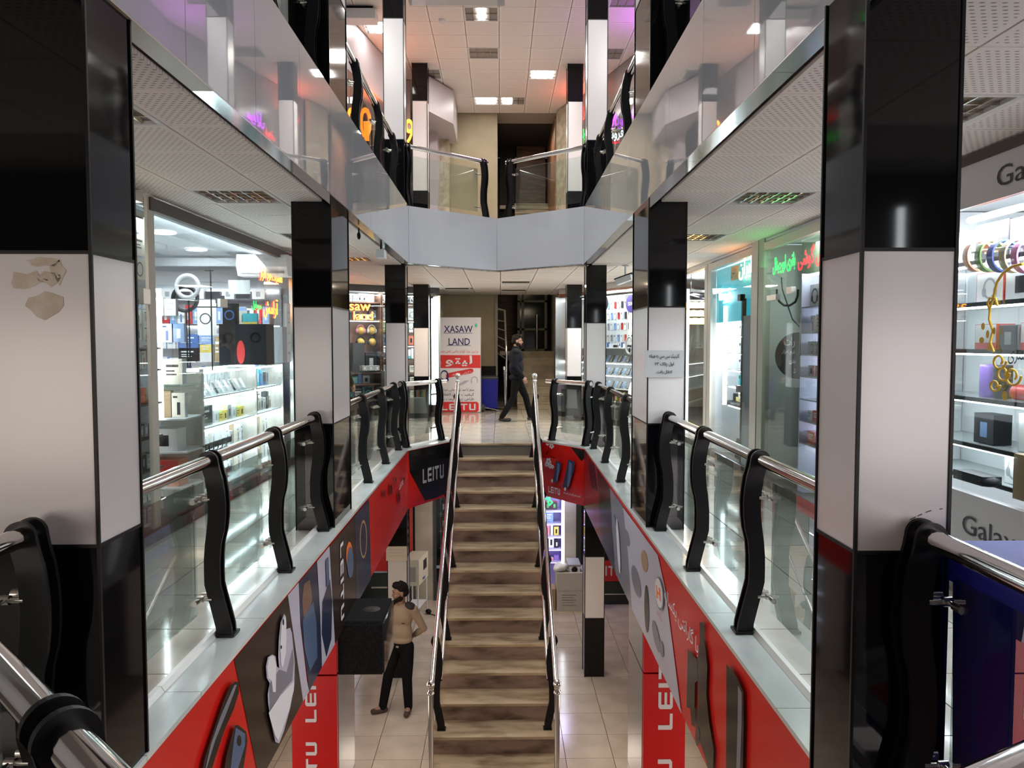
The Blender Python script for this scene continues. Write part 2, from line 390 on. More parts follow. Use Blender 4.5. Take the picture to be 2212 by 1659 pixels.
# --- upper floor: white fascia of glossy panels, slab, metal underside trim
fu = struct('trim_3')
cl = [round(.30+.98*k, 2) for k in range(10)]
fascia(fu, NL, UL, FB, FT, white_panel, cl); fascia(fu, UR, NR, FB, FT, white_panel, cl)
fascia(fu, UL, FA, FB, FT, white_panel); fascia(fu, FA, UR, FB, FT, white_panel)
fascia(fu, NA, NL, FB, FT, white_panel, [.9]); fascia(fu, NR, NA, FB, FT, white_panel, [.9])
us = struct('floor')
slab(us, [(-SIDE, -1.2), (NA[0], -1.2), NAs, NLs, ULs, FAs, (-.05, 20.4), (-SIDE, 20.4)], 2.95, FT-.01, floor_tile, 'slab')
slab(us, [(SIDE, -1.2), (SIDE, 20.4), (-.05, 20.4), FAs, URs, NRs, NAs, (NA[0], -1.2)], 2.95, FT-.01, floor_tile, 'slab')
beige = M('beige film', (.50, .42, .33), .35); mirror = M('bare metal strip', (.78, .79, .82), .13, 1.)
tr = struct('trim_4')
def soffit(p, q, cuts):
    dx, dy = q[0]-p[0], q[1]-p[1]; l = math.hypot(dx, dy); u = Vector((dx/l, dy/l, 0)); n = Vector((-dy/l, dx/l, 0)); prev = 0.
    for k, c in enumerate(list(cuts)+[l]):
        a, b = Vector((*p, FB-.006))+u*prev, Vector((*p, FB-.006))+u*(c-.004)
        MB().prism([a, b, b+n*.10, a+n*.10], (0, 0, .008)).build('metal_strip', beige if k in (1, ) else mirror, tr)
        prev = c
soffit(NL, UL, [.6, 1.6, 2.6, 3.6, 4.6, 5.6, 6.8, 8.]); soffit(UR, NR, [2., 4.2, 5.6, 6.7, 7.6, 8.4]); soffit(UL, FA, []); soffit(FA, UR, [])
# --- perforated ceilings under the galleries and the landing
CZ = 2.775
troff1 = [(-2.11, 4.07), (-2.11, 6.47), (-2.11, 8.87), (-2.11, 11.27), (2.21, 4.07), (2.21, 6.47), (2.21, 8.87), (2.21, 11.27)]
ce = struct('ceiling'); 
slab(ce, [(-3.4, .4), (-1.5, .4), (-1.45, 11.9), (-.3, 12.95), (-.05, 13.2), (-.05, 19.5), (-SIDE, 19.5), (-SIDE, .4)], CZ+.022, 2.94, ceil_plain, 'ceiling_base')
slab(ce, [(3.4, .4), (SIDE, .4), (SIDE, 19.5), (-.05, 19.5), (-.05, 13.2), (.2, 12.95), (1.37, 11.9), (1.32, .4)], CZ+.022, 2.94, ceil_plain, 'ceiling_base')
tiles(ce, -2.9, -1.2, .8, 12.17, CZ, CZ+.02, [line(*off(NL, UL, .13))], perf, 'ceiling_tile', ox=-1.81, oy=3.77, skip=[t for t in troff1 if t[0] < 0], gap=.006)
tiles(ce, 1.1, 3.1, .8, 12.17, CZ, CZ+.02, [line(*off(UR, NR, .13))], perf, 'ceiling_tile', ox=1.91, oy=3.77, skip=[t for t in troff1 if t[0] > 0], gap=.006)
troff1b = [(-.95, 17.27), (.31, 15.47), (.31, 17.87)]
co = struct('ceiling')
for sgn in (-1, 1):
    tiles(co, -3.5 if sgn < 0 else -.05, -.05 if sgn < 0 else 3.5, 12.17, 19.45, CZ, CZ+.02, [line(*off(UL, FA, .13)) if sgn < 0 else line(*off(FA, UR, .13))], perf, 'ceiling_tile', ox=-.05+.06, oy=12.17, skip=troff1b, gap=.009)
# --- ceiling over the upper landing
C2 = 7.16
c2 = struct('ceiling')
slab(c2, [(-SIDE, 12.85), (SIDE, 12.85), (SIDE, 20.4), (-SIDE, 20.4)], C2+.022, C2+.14, ceil_plain, 'ceiling_base')
slab(c2, [(-SIDE, 4.), (-1.5, 4.), (-1.5, 12.85), (-SIDE, 12.85)], C2+.022, C2+.14, ceil_plain, 'ceiling_base')
slab(c2, [(SIDE, 4.), (1.4, 4.), (1.4, 12.85), (SIDE, 12.85)], C2+.022, C2+.14, ceil_plain, 'ceiling_base')
troff2 = [(-.31, 13.67), (-.31, 15.47), (-.31, 18.47), (.89, 16.67), (.29, 18.47), (-1.51, 16.67), (-2.11, 14.27), (2.09, 15.47), (-2.11, 12.47), (2.09, 13.07)]
tiles(c2, -3.4, 3.4, 12.77, 19.4, C2, C2+.02, [], perf, 'ceiling_tile', ox=-.61, oy=12.77-.0, skip=[(round(a, 2), b) for a, b in troff2], gap=.006)
tiles(c2, -3.4, -1.5, 8.6, 12.77, C2, C2+.02, [], perf, 'ceiling_tile', ox=-.61, oy=12.77, skip=troff2, gap=.006)
tiles(c2, 1.4, 3.4, 8.6, 12.77, C2, C2+.02, [], perf, 'ceiling_tile', ox=-.61, oy=12.77, skip=troff2, gap=.006)
t3 = struct('trim_5'); MB().box(-1.45, .08, 12.7, 13.0, 7.02, 7.16).build('fascia_panel', white_panel, t3)
# --- ground floor
gf = struct('floor')
slab(gf, [(-4.2, 2), (4.2, 2), (4.2, 18), (-4.2, 18)], GR-.3, GR-.012, floor_base, 'slab')
tiles(gf, -3., 2.7, 5.6, 16.2, GR-.012, GR, [], ground_tile, 'tile', ox=-.38, oy=6.0)
# --- walls: far walls with the openings to the half-landing stairs, side walls of the well, ground floor back wall
wf = struct('wall_back')
for z0, z1 in ((0, 2.8), (UP, 7.2)):
    MB().box(-SIDE, -.06, 19.5, 19.7, z0, z1).build('plaster_panel', plaster, wf)
    MB().box(1.46, SIDE, 19.5, 19.7, z0, z1).build('plaster_panel', plaster, wf)
MB().box(-.06, 1.46, 19.5, 19.7, 2.8, 3.6).build('lintel', plaster, wf)
wa = struct('wall_alcove')
for z0 in (0, UP):
    MB().box(-.26, -.06, 19.7, 24, z0, z0+3.5).build('plaster_panel', plaster, wa); MB().box(1.5, 1.7, 19.7, 24, z0, z0+3.5).build('plaster_panel', plaster, wa)
    MB().box(-.26, 1.7, 24, 24.2, z0, z0+3.5).build('plaster_panel', dark_wood, wa)
MB().box(-.3, 1.7, 19.7, 24.2, 7.2, 7.4).build('lintel', dark, wa)
MB().box(-.3, 1.7, 19.45, 24.2, -.2, -.002).build('floor_slab', floor_tile, wa)
MB().box(-.3, 1.7, 19.7, 24.2, 3.5, 3.63).build('floor_slab', dark, wa)
wl_ = struct('wall_left'); MB().box(-SIDE-.2, -SIDE, -1.2, 20, GR, 9).build('wall_panel', white_wall, wl_)
wr_ = struct('wall_right'); MB().box(SIDE, SIDE+.2, -1.2, 20, GR, 9).build('wall_panel', white_wall, wr_)
wn = struct('wall_front'); MB().box(-SIDE, SIDE, -1.4, -1.2, GR, 9).build('wall_panel', M('dim wall', (.05, .048, .045), .6), wn)
wb = struct('added_lamp_frame')
for cx in (-3.45, 3.6):                      # frames added around the two unseen fill lamps behind the viewer
    for z in (.50, 1.75): MB().box(cx-1.05, cx+1.05, -1.2, -1.08, z, z+.05).build('frame', alu, wb)
    for x in (cx-1.05, cx+1.0): MB().box(x, x+.05, -1.2, -1.08, .55, 1.75).build('frame', alu, wb)
# ---------------------------------------------------------------- columns: banded gloss panels with black corner trims
def column(x0, x1, y0, y1, label, inner, bot=(GR, .02), wrap=None):
    c = thing('column', label, 'column', ((x0+x1)/2, (y0+y1)/2, GR))
    t = .009
    bands = [(GR, GR+.93, 0), (GR+.93, GR+1.9, 1), (GR+1.9, FZ+.55, 0), (.0, .91, 0), (.91, 1.90, 1), (1.90, 2.80, 0), (FT, FT+1.0, 0), (FT+1.0, FT+2.78, 1), (FT+2.78, C2, 0)]
    for z0, z1, wt in bands:
        if wrap and z1 < 0: continue
        MB().box(x0+.001, x1-.001, y0, y1, z0+.006, z1-.006).build('white_panel' if wt else 'black_panel', col_white if wt else black_gloss, c, label='glossy white panel' if wt else 'glossy black panel')
    zs = [(0., 2.80), (FT, C2)]+([] if wrap else [(GR, -.35)])
    for z0, z1 in zs:
        for a, b in ((x0, y0), (x1, y0), (x0, y1), (x1, y1)):
            MB().box(a-t*.6, a+t*.6, b-t*.6, b+t*.6, z0, z1).build('corner_trim', trim_black, c)
    for z in ([] if wrap else [GR+.93, GR+1.9])+[.91, 1.90, FT+1.0, FT+2.78]:
        MB().box(x0-.003, x1+.003, y0-.003, y1+.003, z-.006, z+.006).build('band_trim', trim_black, c)
    return c
COL = {}
COL['L1'] = column(-1.73, -1.362, 2.66, 2.98, 'black and white banded column with peeling glue marks on its white band', 1, wrap=1)
COL['R1'] = column(1.168, 1.475, 2.54, 2.86, 'black and white banded column beside the blue wheeled bin', -1, wrap=1)
COL['L2'] = column(-1.735, -1.412, 6.66, 7.41, 'deep black and white column in front of the shop with the yellow balls', 1, wrap=1)
COL['R2'] = column(1.248, 1.565, 6.63, 7.40, 'deep black and white column with a paper notice taped across it', -1, wrap=1)
COL['L3'] = column(-1.735, -1.435, 12.0, 12.3, 'slim banded column at the left corner of the stair head', 1)
COL['R3'] = column(1.315, 1.615, 12.0, 12.3, 'slim banded column at the right corner of the stair head', -1)
COL['L4'] = column(-1.745, -1.445, 16.0, 16.3, 'slim banded column nearest the white standing banner', 1)
COL['R4'] = column(1.36, 1.66, 16.0, 16.3, 'slim banded column nearest the far stairs, its white band tinted peach', -1)
# red wrapped lower shafts of the two deep columns
red_film = M('red vinyl', (.50, .008, .009), .25, coat=.2); white_print = M('white print', (.62, .60, .66), .4)
for key, (x0, x1) in (('L2', (-1.79, -1.40)), ('R2', (1.235, 1.60))):
    c = COL[key]; sgn = 1 if key == 'L2' else -1
    for k, (z0, z1) in enumerate(((GR, -2.45), (-2.44, -1.25), (-1.24, -.3))):
        MB().box(x0, x1, 6.62, 7.42, z0+.003, z1-.003).build('vinyl_panel', red_film, c, label='red vinyl panel')
        sx = x1 if sgn > 0 else x0
        MB().box(sx-.004, sx+.004, 6.66, 7.38, z0+.003, z1-.003).build('side_panel', mirror if 0 else M('grey gloss side', (.25, .24, .25), .08, .3), c)
    px, wd, hh, y1, y2 = (672, .62, .095, 1560, 1603) if sgn > 0 else (1437, .80, .125, 1576, 1640)
    za = ony(px, y1, 6.62).z; zb = ony(px, y2, 6.62).z; xx = ony(px, y1, 6.62).x
    for zc in (za+wd/2, zb-wd/2, zb-wd*1.7): mark((xx, 6.62, zc), (0, 0, 1), (-1, 0, 0), wd, white_print, c, hh=hh)
# glue marks left on the near left column
glue = noisy(M('old glue', (.5, .42, .3), .6), (.50, .43, .34), (.62, .57, .51), 14., 8.)
for px, py, sx, sy, n in ((95, 565, 50, 14, 13), (60, 605, 44, 22, 11), (110, 600, 34, 20, 12), (97, 660, 44, 36, 12), (125, 585, 20, 30, 9)):
    pts = []
    for k in range(n):
        a = 2*PI*k/n; q = rnd.uniform(.55, 1.1); p = ony(px+sx*q*math.cos(a), py+sy*q*math.sin(a), 2.6585); pts.append(p)
    MB().poly(pts[::-1]).build('glue_stain', glue, COL['L1'])
sc = M('scratch', (.1, .09, .09), .6)
for a, b in (((1965, 1124), (1978, 1118)), ((1982, 1116), (1992, 1112)), ((2000, 1108), (2012, 1104)), ((2030, 1101), (2036, 1100))):
    p, q = ony(*a, 2.5385), ony(*b, 2.5385); MB().poly([p, q, q+Vector((0, 0, .004)), p+Vector((0, 0, .003))]).build('scuff_mark', sc, COL['R1'])
# ---------------------------------------------------------------- railings
PROF = [(0., .070), (.05, .066), (.12, .050), (.20, .030), (.28, .011), (.35, .010), (.42, .011), (.50, .018), (.57, .032), (.64, .040), (.71, .042), (.78, .038), (.85, .028), (.91, .012), (.945, 0.)]
def post_meshes(h=.945):
    """two S-shaped plates gripping the rail; local +x points to the well, origin under the rail"""
    k = h/.945; b = MB(); hw = lambda z: .046 if z > .5 else .042
    L = [(o-hw(z), z*k) for z, o in PROF[:-1]]; R = [(o+hw(z), z*k) for z, o in PROF[:-1]]
    top = [(.052*math.cos(a), h+.052*math.sin(a)) for a in [i*PI/16 for i in range(0, 17)]]
    pr = R+top+L[::-1]
    for y0 in (-.040, .022): b.prism([(x, y0, z) for x, z in pr], (0, .016, 0))
    b.prism([(o-.02, -.03, z*k) for z, o in PROF[:-2]]+[(o+.02, -.03, z*k) for z, o in PROF[:-2]][::-1], (0, .06, 0))
    b.box(.02, .125, -.05, .05, 0, .012)
    return b.mesh('post', post_black)
POST = post_meshes(); POSTS = post_meshes(.945)
def clip_mesh():
    b = MB(); b.rod((.0, 0, 0), (-.062, 0, 0), .010, 8); b.rod((-.045, 0, 0), (-.078, 0, 0), .016, 10); b.rod((-.062, 0, 0), (-.062, .045, 0), .008, 8); b.rod((-.062, .04, .0), (-.062, .085, 0), .015, 10)
    b2 = MB(); b2.v = [(x, -y, z) for x, y, z in b.v]; b2.f = [f[::-1] for f in b.f]; b2.m = b.m; b2.sm = b.sm
    return b.mesh('glass_clip', steel), b2.mesh('glass_clip', steel)
CLIP = clip_mesh()
def railing(label, posts, z0, ang, panes, path, slope=0., sides=None, glass_z=(.13, .83)):
    """posts: (x, y[, z]) under the rail axis; ang: turn of +x towards the well; panes: pairs of points; path: rail axis"""
    t = thing('railing', label, 'railing', (posts[0][0], posts[0][1], z0)); o = Vector(wl[t])
    MB().tube(path, .034, 14).build('handrail', chrome, t)
    for i, p in enumerate(posts):
        pz = p[2] if len(p) > 2 else z0
        q = put('post', POST, t); q.location = Vector((p[0], p[1], pz))-o; q.rotation_euler = (0, 0, ang)
        for zz in (.74, .20):
            for sgn, cm in ((1, CLIP[0]), (-1, CLIP[1])):
                if sides and sgn not in sides[i]: continue
                c = put('glass_clip', cm, q); c.location = (.005, .032*sgn, zz)
    for a, b in panes:
        a, b = Vector((a[0], a[1], z0)), Vector((b[0], b[1], z0)); u = (b-a).normalized(); n = Vector((math.cos(ang), math.sin(ang), 0))
        a2, b2 = a+u*.075-n*.062, b-u*.075-n*.062
        MB().prism([a2+Vector((0, 0, glass_z[0])), b2+Vector((0, 0, glass_z[0])), b2+Vector((0, 0, glass_z[1])), a2+Vector((0, 0, glass_z[1]))], n*.009).build('glass_pane', glass, t)
    return t
RZ = .975                                    # rail axis above each floor (posts stand .03 proud on the kerb)
def rl(y): return XL(y)-.195
def rr(y): return XR(y)+.195
def strip(label, ys, f, ang, z0, y0, y1, sides=None, ends=None):
    ps = [(f(y), y) for y in ys]; g = sorted(ys); n = len(ys)
    panes = [((f(a), a), (f(b), b)) for a, b in zip(g, g[1:])]
    if y0 < g[0]-.35: panes.append(((f(y0), y0), (f(g[0]), g[0])))
    if y1 > g[-1]+.35: panes.append(((f(g[-1]), g[-1]), (f(y1), y1)))
    return railing(label, ps, z0, ang, panes, [(f(y0), y0, z0+.945), (f(y1), y1, z0+.945)], sides=sides)
K = .028                                     # kerb height
for z, wd in ((K, 'first floor'), (UP-.01, 'upper floor')):
    up = z > 1
    pl = [4.2, 5.38, 6.56]; pr = [4.2, 5.37, 6.53]
    strip('glass railing of the %s in front of the tall left shop window' % wd, pl, rl, 0, z, 3.0, 6.62)
    strip('glass railing of the %s before the green wall with the oval sign' % wd, pr, rr, PI, z, 2.88, 6.6)
    strip('%s glass railing between the deep left column and the stair head' % wd, [8.82, 10.2, 11.5] if not up else [8.6, 10.1, 11.55], rl, 0, z, 7.44, 11.62)
    strip('%s glass railing between the noticed right column and the stair head' % wd, [8.82, 10.25, 11.6] if not up else [8.9, 10.4, 11.6], rr, PI, z, 7.42, 11.72)
def seg(label, p, q, z, fr, n_off=.195, ends=(0., 1.), ang=None, extra=None):
    d = Vector((q[0]-p[0], q[1]-p[1], 0)); l = d.length; u = d/l; n = Vector((-u.y, u.x, 0)); a = math.atan2(-n.y, -n.x)
    P = lambda f: Vector((p[0], p[1], 0))+u*(l*f)+n*n_off
    ps = [tuple(P(f))[:2] for f in fr]
    path = [P(ends[0])+Vector((0, 0, z+.945)), P(ends[1])+Vector((0, 0, z+.945))]
    if extra is not None: path.append(Vector(extra))
    return railing(label, ps, z, a, [(ps[i], ps[i+1]) for i in range(len(ps)-1)], path)
seg('short slanted glass railing left of the stair head, warm brass tint on its rail', LL, CL, K, (.10, .80), ends=(.06, .97))
seg('short slanted glass railing right of the stair head', CR, LR, K, (.22, .90), ends=(.03, .94))
seg('upper slanted glass railing before the plain beige wall', UL, FA, UP-.01, (.06, .93), ends=(.02, .98))
seg('upper slanted glass railing before the dark doorway', FA, UR, UP-.01, (.07, .94), ends=(.02, .98))
# nearest railings around the viewer's corner of the well
strip('railing stub running towards the viewer from the glue-marked column', [2.56], rl, 0, K, 2.12, 2.62)
strip('railing running towards the viewer in front of the blue wheeled bin', [2.50, 1.55], rr, PI, K, 1.42, 2.56)
seg('nearest slanted railing with a thick chrome handrail and black collars', NA, NL, K, (.04, .385, .90), n_off=.222, ends=(-.1, .95))
seg('slanted railing at the near right corner of the well', NR, NA, K, (.06, .94), ends=(.0, 1.))
# ---------------------------------------------------------------- main staircase
RI, TR, NS = .19, .345, 19
st = thing('staircase', 'long straight stone staircase with worn tan treads down to the ground floor', 'staircase', (-.06, SY, GR))
for i in range(1, NS+1):
    y1 = SY-TR*(i-1); y0 = SY-TR*i; z = -RI*i
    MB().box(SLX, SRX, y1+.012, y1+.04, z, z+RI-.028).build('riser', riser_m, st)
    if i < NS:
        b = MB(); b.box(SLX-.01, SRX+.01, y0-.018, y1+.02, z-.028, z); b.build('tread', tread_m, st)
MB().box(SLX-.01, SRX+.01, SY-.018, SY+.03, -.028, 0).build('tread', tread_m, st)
MB().prism([(SLX+.02, SY+.04, -.34), (SLX+.02, 6.44, GR), (SLX+.02, 6.95, GR), (SLX+.02, SY+.04, -.56)], (SRX-SLX-.04, 0, 0)).build('soffit', marble_lip, st)
def stair_rail(label, x, ang, inward):
    t = thing('stair_railing', label, 'railing', (x, SY, 0)); o = Vector(wl[t]); sz = lambda y: -RI/TR*(SY-y)
    yb, yt = 7.45, 12.42
    t0, t1 = Vector((x, yt, .96)), Vector((x, yb, sz(yb)+.93))
    for nm, (p, zt) in (('newel', ((x, yt+.03), 1.02)), ('newel', ((x, yb-.02), sz(yb)+1.0))):
        zb = .002 if zt > 0 else -RI*15+.002
        MB().rod((*p, zb), (*p, zt), .026, 12).lathe([(.026, -.03), (.036, -.02), (.036, 0), (.022, .01), (.022, .03), (.03, .045)], (*p, zt-.02), 12).ball((*p, zt+.055), .042).build('newel', chrome, t)
    MB().tube([t0, t1], .025, 12).build('handrail', chrome, t)
    f = [1, 4, 7, 10, 13]
    ends = []
    for i in f:
        y = SY-TR*(i-.45); z = -RI*i
        q = put('post', POST, t); q.location = Vector((x-inward*.01, y, z+.002))-o; q.rotation_euler = (0, 0, ang); q.scale = (.85, .8, 1.0)
        ends.append((y, z))
    for (ya, za), (yb2, zb2) in zip(ends, ends[1:]):
        a, b = Vector((x+inward*.045, ya-.02, za+.52)), Vector((x+inward*.045, yb2+.02, zb2+.52))
        MB().tube([a, b], .016, 10).build('mid_rail', chrome, t)
    return t
stair_rail('left chrome stair railing with ball-topped newels and black curved posts', SLX+.03, 0, 1)
stair_rail('right chrome stair railing with ball-topped newels and black curved posts', SRX-.03, PI, -1)
# brass-tinted connectors from the slanted railings to the newels
# ---------------------------------------------------------------- posters printed on the fascia boards
def pc(name, col, rough=.30): return M('print '+name, col, .20, spec=.3)
RED = pc('red', (.52, .009, .007)); BLK = pc('black', (.006, .006, .007)); BRN = pc('brown black', (.020, .012, .009)); LIL = pc('lilac', (.43, .41, .50)); NAV = pc('navy', (.018, .026, .055))
WHT = pc('white', (.66, .65, .70)); GRY = pc('grey', (.17, .17, .21)); BLU = pc('steel blue', (.07, .11, .20)); SKN = pc('skin brown', (.16, .085, .06)); MAR = pc('maroon', (.17, .012, .014)); TAN = pc('tan', (.33, .21, .12)); ORG = pc('orange', (.75, .16, .03))
class Poster:
    def __init__(s, label, p, q, n_layers=8):
        s.p = Vector((*p, 0)); d = Vector((q[0]-p[0], q[1]-p[1], 0)).normalized(); s.r = d; s.n = Vector((d.y, -d.x, 0))
        mid = s.p; s.t = thing('poster', label, 'poster', (p[0], p[1], FZ)); s.k = 0; s.z0, s.z1 = FZ+.002, -.006
    def pt(s, px, py): return onp(px, py, s.p, s.n)
    def shape(s, pts, mat, name='print'):
        s.k += 1; c = 2; P = []
        for a in pts:
            v = s.pt(*a); v.z = max(s.z0, min(s.z1, v.z)); P.append(v+s.n*(.0015+.0008*s.k))
        b = MB().poly(P); nn = (P[1]-P[0]).cross(P[2]-P[0])
        return b.build(name, mat, s.t)
    def ell(s, c, rx, ry, mat, rot=0., n=16, name='print'):
        return s.shape([(c[0]+rx*math.cos(a)*math.cos(rot)-ry*math.sin(a)*math.sin(rot), c[1]+rx*math.cos(a)*math.sin(rot)+ry*math.sin(a)*math.cos(rot)) for a in [2*PI*i/n for i in range(n)]], mat, name)
    def text(s, t, c, wd, mat, hh=None, vert=False, bold=0., up=None):
        s.k += 1; o = s.pt(*c); r, u = (s.r, Vector((0, 0, 1)))
        if vert: r, u = Vector((0, 0, -1)), s.r
        if t == 'LEITU': return mark(o, r, u, wd, mat, s.t, hh, lift=.0015+.0008*s.k)
        return write(t, o, r, u, wd, mat, s.t, hh=hh, bold=bold, lift=.0015+.0008*s.k)
pa = Poster('long glossy advertising print with earbuds and headphones along the left well edge', NL, LL)
pa.shape([(505, 1425), (621, 1285), (654, 1515), (560, 1690)], BRN)
pa.shape([(621, 1285), (644, 1257), (648, 1350), (662, 1470), (667, 1497), (654, 1515)], LIL)
pa.shape([(644, 1257), (683, 1213), (690, 1330), (694, 1441), (667, 1495), (649, 1350)], NAV)
pa.shape([(655, 1262), (668, 1252), (673, 1290), (668, 1330), (655, 1335), (651, 1300)], SKN, 'face_print')
pa.shape([(652, 1340), (675, 1300), (682, 1345), (684, 1420), (668, 1450), (656, 1400)], BLU, 'jacket_print')
pa.shape([(683, 1213), (710, 1180), (717, 1290), (722, 1391), (694, 1441), (690, 1330)], LIL)
pa.shape([(694, 1300), (711, 1250), (716, 1300), (714, 1380), (703, 1420), (693, 1370)], NAV, 'phone_print')
pa.shape([(710, 1180), (765, 1112), (768, 1306), (722, 1391)], BRN)
pa.shape([(765, 1112), (795, 1078), (800, 1250), (768, 1306)], NAV)
pa.ell((783, 1165), 8, 42, TAN); pa.ell((783, 1165), 6, 36, NAV)
pa.ell((752, 1200), 7, 30, ORG); pa.ell((754, 1215), 7, 34, BLU)
pa.text('LEITU', (736, 1255), .66, WHT, hh=.13, vert=True)
pa.shape([(700, 1210), (706, 1203), (708, 1260), (702, 1270)], BLU)
# earbuds in their open case
pa.shape([(609, 1326), (613, 1333), (614, 1355), (611, 1360), (622, 1356), (626, 1368), (629, 1400), (632, 1430), (631, 1480), (622, 1530), (608, 1580), (598, 1606), (590, 1603), (582, 1570), (574, 1520), (573, 1500), (577, 1475), (571, 1465), (569, 1440), (573, 1420), (583, 1414), (590, 1418), (593, 1440), (598, 1444), (596, 1420), (597, 1385), (601, 1345)], LIL, 'case_print')
pa.shape([(576, 1478), (598, 1446), (614, 1452), (627, 1400), (630, 1430), (626, 1470), (600, 1500), (577, 1540)], GRY, 'case_print')
pa.shape([(576, 1418), (586, 1417), (591, 1440), (590, 1495), (584, 1495), (581, 1470), (573, 1465), (571, 1440)], WHT, 'earbud_print')
pa.shape([(608, 1330), (612, 1340), (613, 1370), (612, 1410), (606, 1440), (602, 1440), (599, 1400), (602, 1350)], WHT, 'earbud_print')
pa.shape([(574, 1540), (600, 1502), (630, 1470), (629, 1490), (618, 1535), (604, 1575), (595, 1600), (588, 1590), (579, 1560)], WHT, 'case_print')
pa.ell((606, 1344), 1.6, 7, BLK); pa.ell((601, 1398), 1.5, 4, BLK)
# black power bank and plug on red
pa.shape([(500, 1472), (507, 1474), (508, 1495), (497, 1530), (475, 1580), (455, 1640), (440, 1690), (424, 1690), (432, 1640), (452, 1580), (472, 1520), (488, 1482)], BLK, 'phone_print')
pa.shape([(497, 1480), (503, 1479), (480, 1540), (455, 1600), (438, 1655), (432, 1670), (445, 1610), (468, 1545)], GRY, 'phone_print')
pa.shape([(498, 1567), (505, 1566), (523, 1580), (526, 1600), (520, 1640), (512, 1690), (470, 1690), (480, 1630)], BLK, 'plug_print')
pa.shape([(500, 1572), (520, 1585), (520, 1610), (508, 1650), (494, 1690), (486, 1680), (494, 1610)], BLU, 'plug_print'); pa.ell((507, 1600), 5, 12, BLK)
# small shapes on the red far end
pa.text('LEITU', (863, 1047), .42, WHT, hh=.07)
for q in ([(823, 1065), (827, 1058), (828, 1070), (825, 1075)], [(838, 1050), (842, 1046), (843, 1065), (839, 1070)], [(855, 1065), (858, 1060), (861, 1080), (858, 1090)], [(866, 1032), (870, 1030), (871, 1045)], [(848, 1035), (852, 1030), (852, 1046)]): pa.shape(q, BLK)
pb = Poster('black and red poster with white lettering on the slanted edge left of the stairs', LL, CL)
pb.shape([(882, 971), (976, 953), (974, 1050), (958, 1068), (940, 1076), (918, 1081), (885, 1020)], BLK)
pb.text('LEITU', (936, 1023), .60, pc('silver', (.42, .42, .45)), hh=.22)
pd = Poster('red poster of two car chargers and blossom, slanting right of the stair head', CR, LR)
pd.shape([(1233, 965), (1262, 972), (1268, 985), (1256, 996)], BLK)
for (x, y, k) in ((1192, 963, 1.), (1186, 996, 1.1), (1190, 1006, .9), (1183, 1003, .8), (1196, 1008, .7), (1186, 958, .7)):
    for j in range(5):
        a = 2*PI*j/5+.3; pd.ell((x+3.2*k*math.cos(a), y+4.2*k*math.sin(a)), 2.1*k, 2.7*k, WHT, n=8, name='petal_print')
    pd.ell((x, y), .9, 1.1, TAN, n=6)
for q in ([(1181, 985), (1183, 978), (1190, 970), (1189, 973), (1184, 981)], [(1190, 984), (1199, 987), (1205, 991), (1199, 989)]): pd.shape(q, BRN)
for s_, q in ((1, [(1231, 992), (1245, 997), (1244, 1012), (1234, 1047), (1226, 1058), (1219, 1052), (1223, 1032)]), (0, [(1205, 995), (1217, 1000), (1214, 1016), (1206, 1042), (1198, 1040), (1201, 1022)])):
    pd.shape(q, pc('charger blue', (.035, .045, .10)), 'charger_print')
    cxm = sum(a for a, _ in q)/len(q); cym = sum(b for _, b in q)/len(q)
    pd.shape([((a-cxm)*.42+cxm+2, (b-cym)*.86+cym) for a, b in q], pc('charger sheen', (.12, .15, .27)), 'charger_print')
    e = q[-3] if s_ else q[4]
    pd.ell((e[0]-1.5, e[1]-2), 2.2, 4, WHT, n=8, name='tip_print')
pd.text('LEITU', (1201, 1059), .30, WHT, hh=.10)
pd.text('تولید و پخش لوازم جانبی تلفن همراه', (1239, 1068), .42, WHT, hh=.05)
pe = Poster('glossy lilac and red advertising print along the right well edge', LR, NR)
pe.shape([(1262, 972), (1290, 1012), (1300, 1100), (1312, 1205), (1262, 1095)], MAR)
pe.shape([(1290, 1012), (1318, 1052), (1326, 1140), (1334, 1254), (1300, 1180)], BRN)
pe.shape([(1318, 1052), (1347, 1096), (1358, 1190), (1370, 1330), (1330, 1246)], GRY)
pe.shape([(1347, 1096), (1422, 1199), (1439, 1277), (1457, 1414), (1473, 1545), (1424, 1440), (1366, 1320), (1357, 1190)], LIL)
pe.shape([(1272, 990), (1284, 1005), (1290, 1060), (1280, 1056), (1274, 1030)], BLK)
for c, rx, ry, mt, rot in (((1356, 1162), 5, 19, GRY, -.18), ((1394, 1212), 7, 24, TAN, -.12), ((1376, 1256), 8, 36, GRY, -.2), ((1399, 1315), 5, 52, BLK, -.02), ((1420, 1375), 6, 36, GRY, -.2), ((1432, 1402), 4, 18, GRY, -.1), ((1330, 1150), 5, 40, GRY, -.1), ((1338, 1180), 3, 60, WHT, -.06)):
    pe.ell(c, rx, ry, mt, rot, name='device_print')
pe.ell((1428, 1283), 9, 37, GRY, -.1); pe.ell((1427, 1281), 7.6, 33, WHT, -.1)
pe.shape([(1421, 1262), (1423.5, 1265), (1424, 1276), (1427.5, 1280), (1427, 1268), (1430, 1271), (1432, 1300), (1429, 1298), (1428.5, 1287), (1424.5, 1283), (1425, 1294), (1422, 1291)], ORG)
pe.text('سوالات متداول', (1428, 1330), .20, RED, hh=.045)
pe.text('با گارانتی یکساله', (1473, 1336), 1.02, WHT, hh=.13)
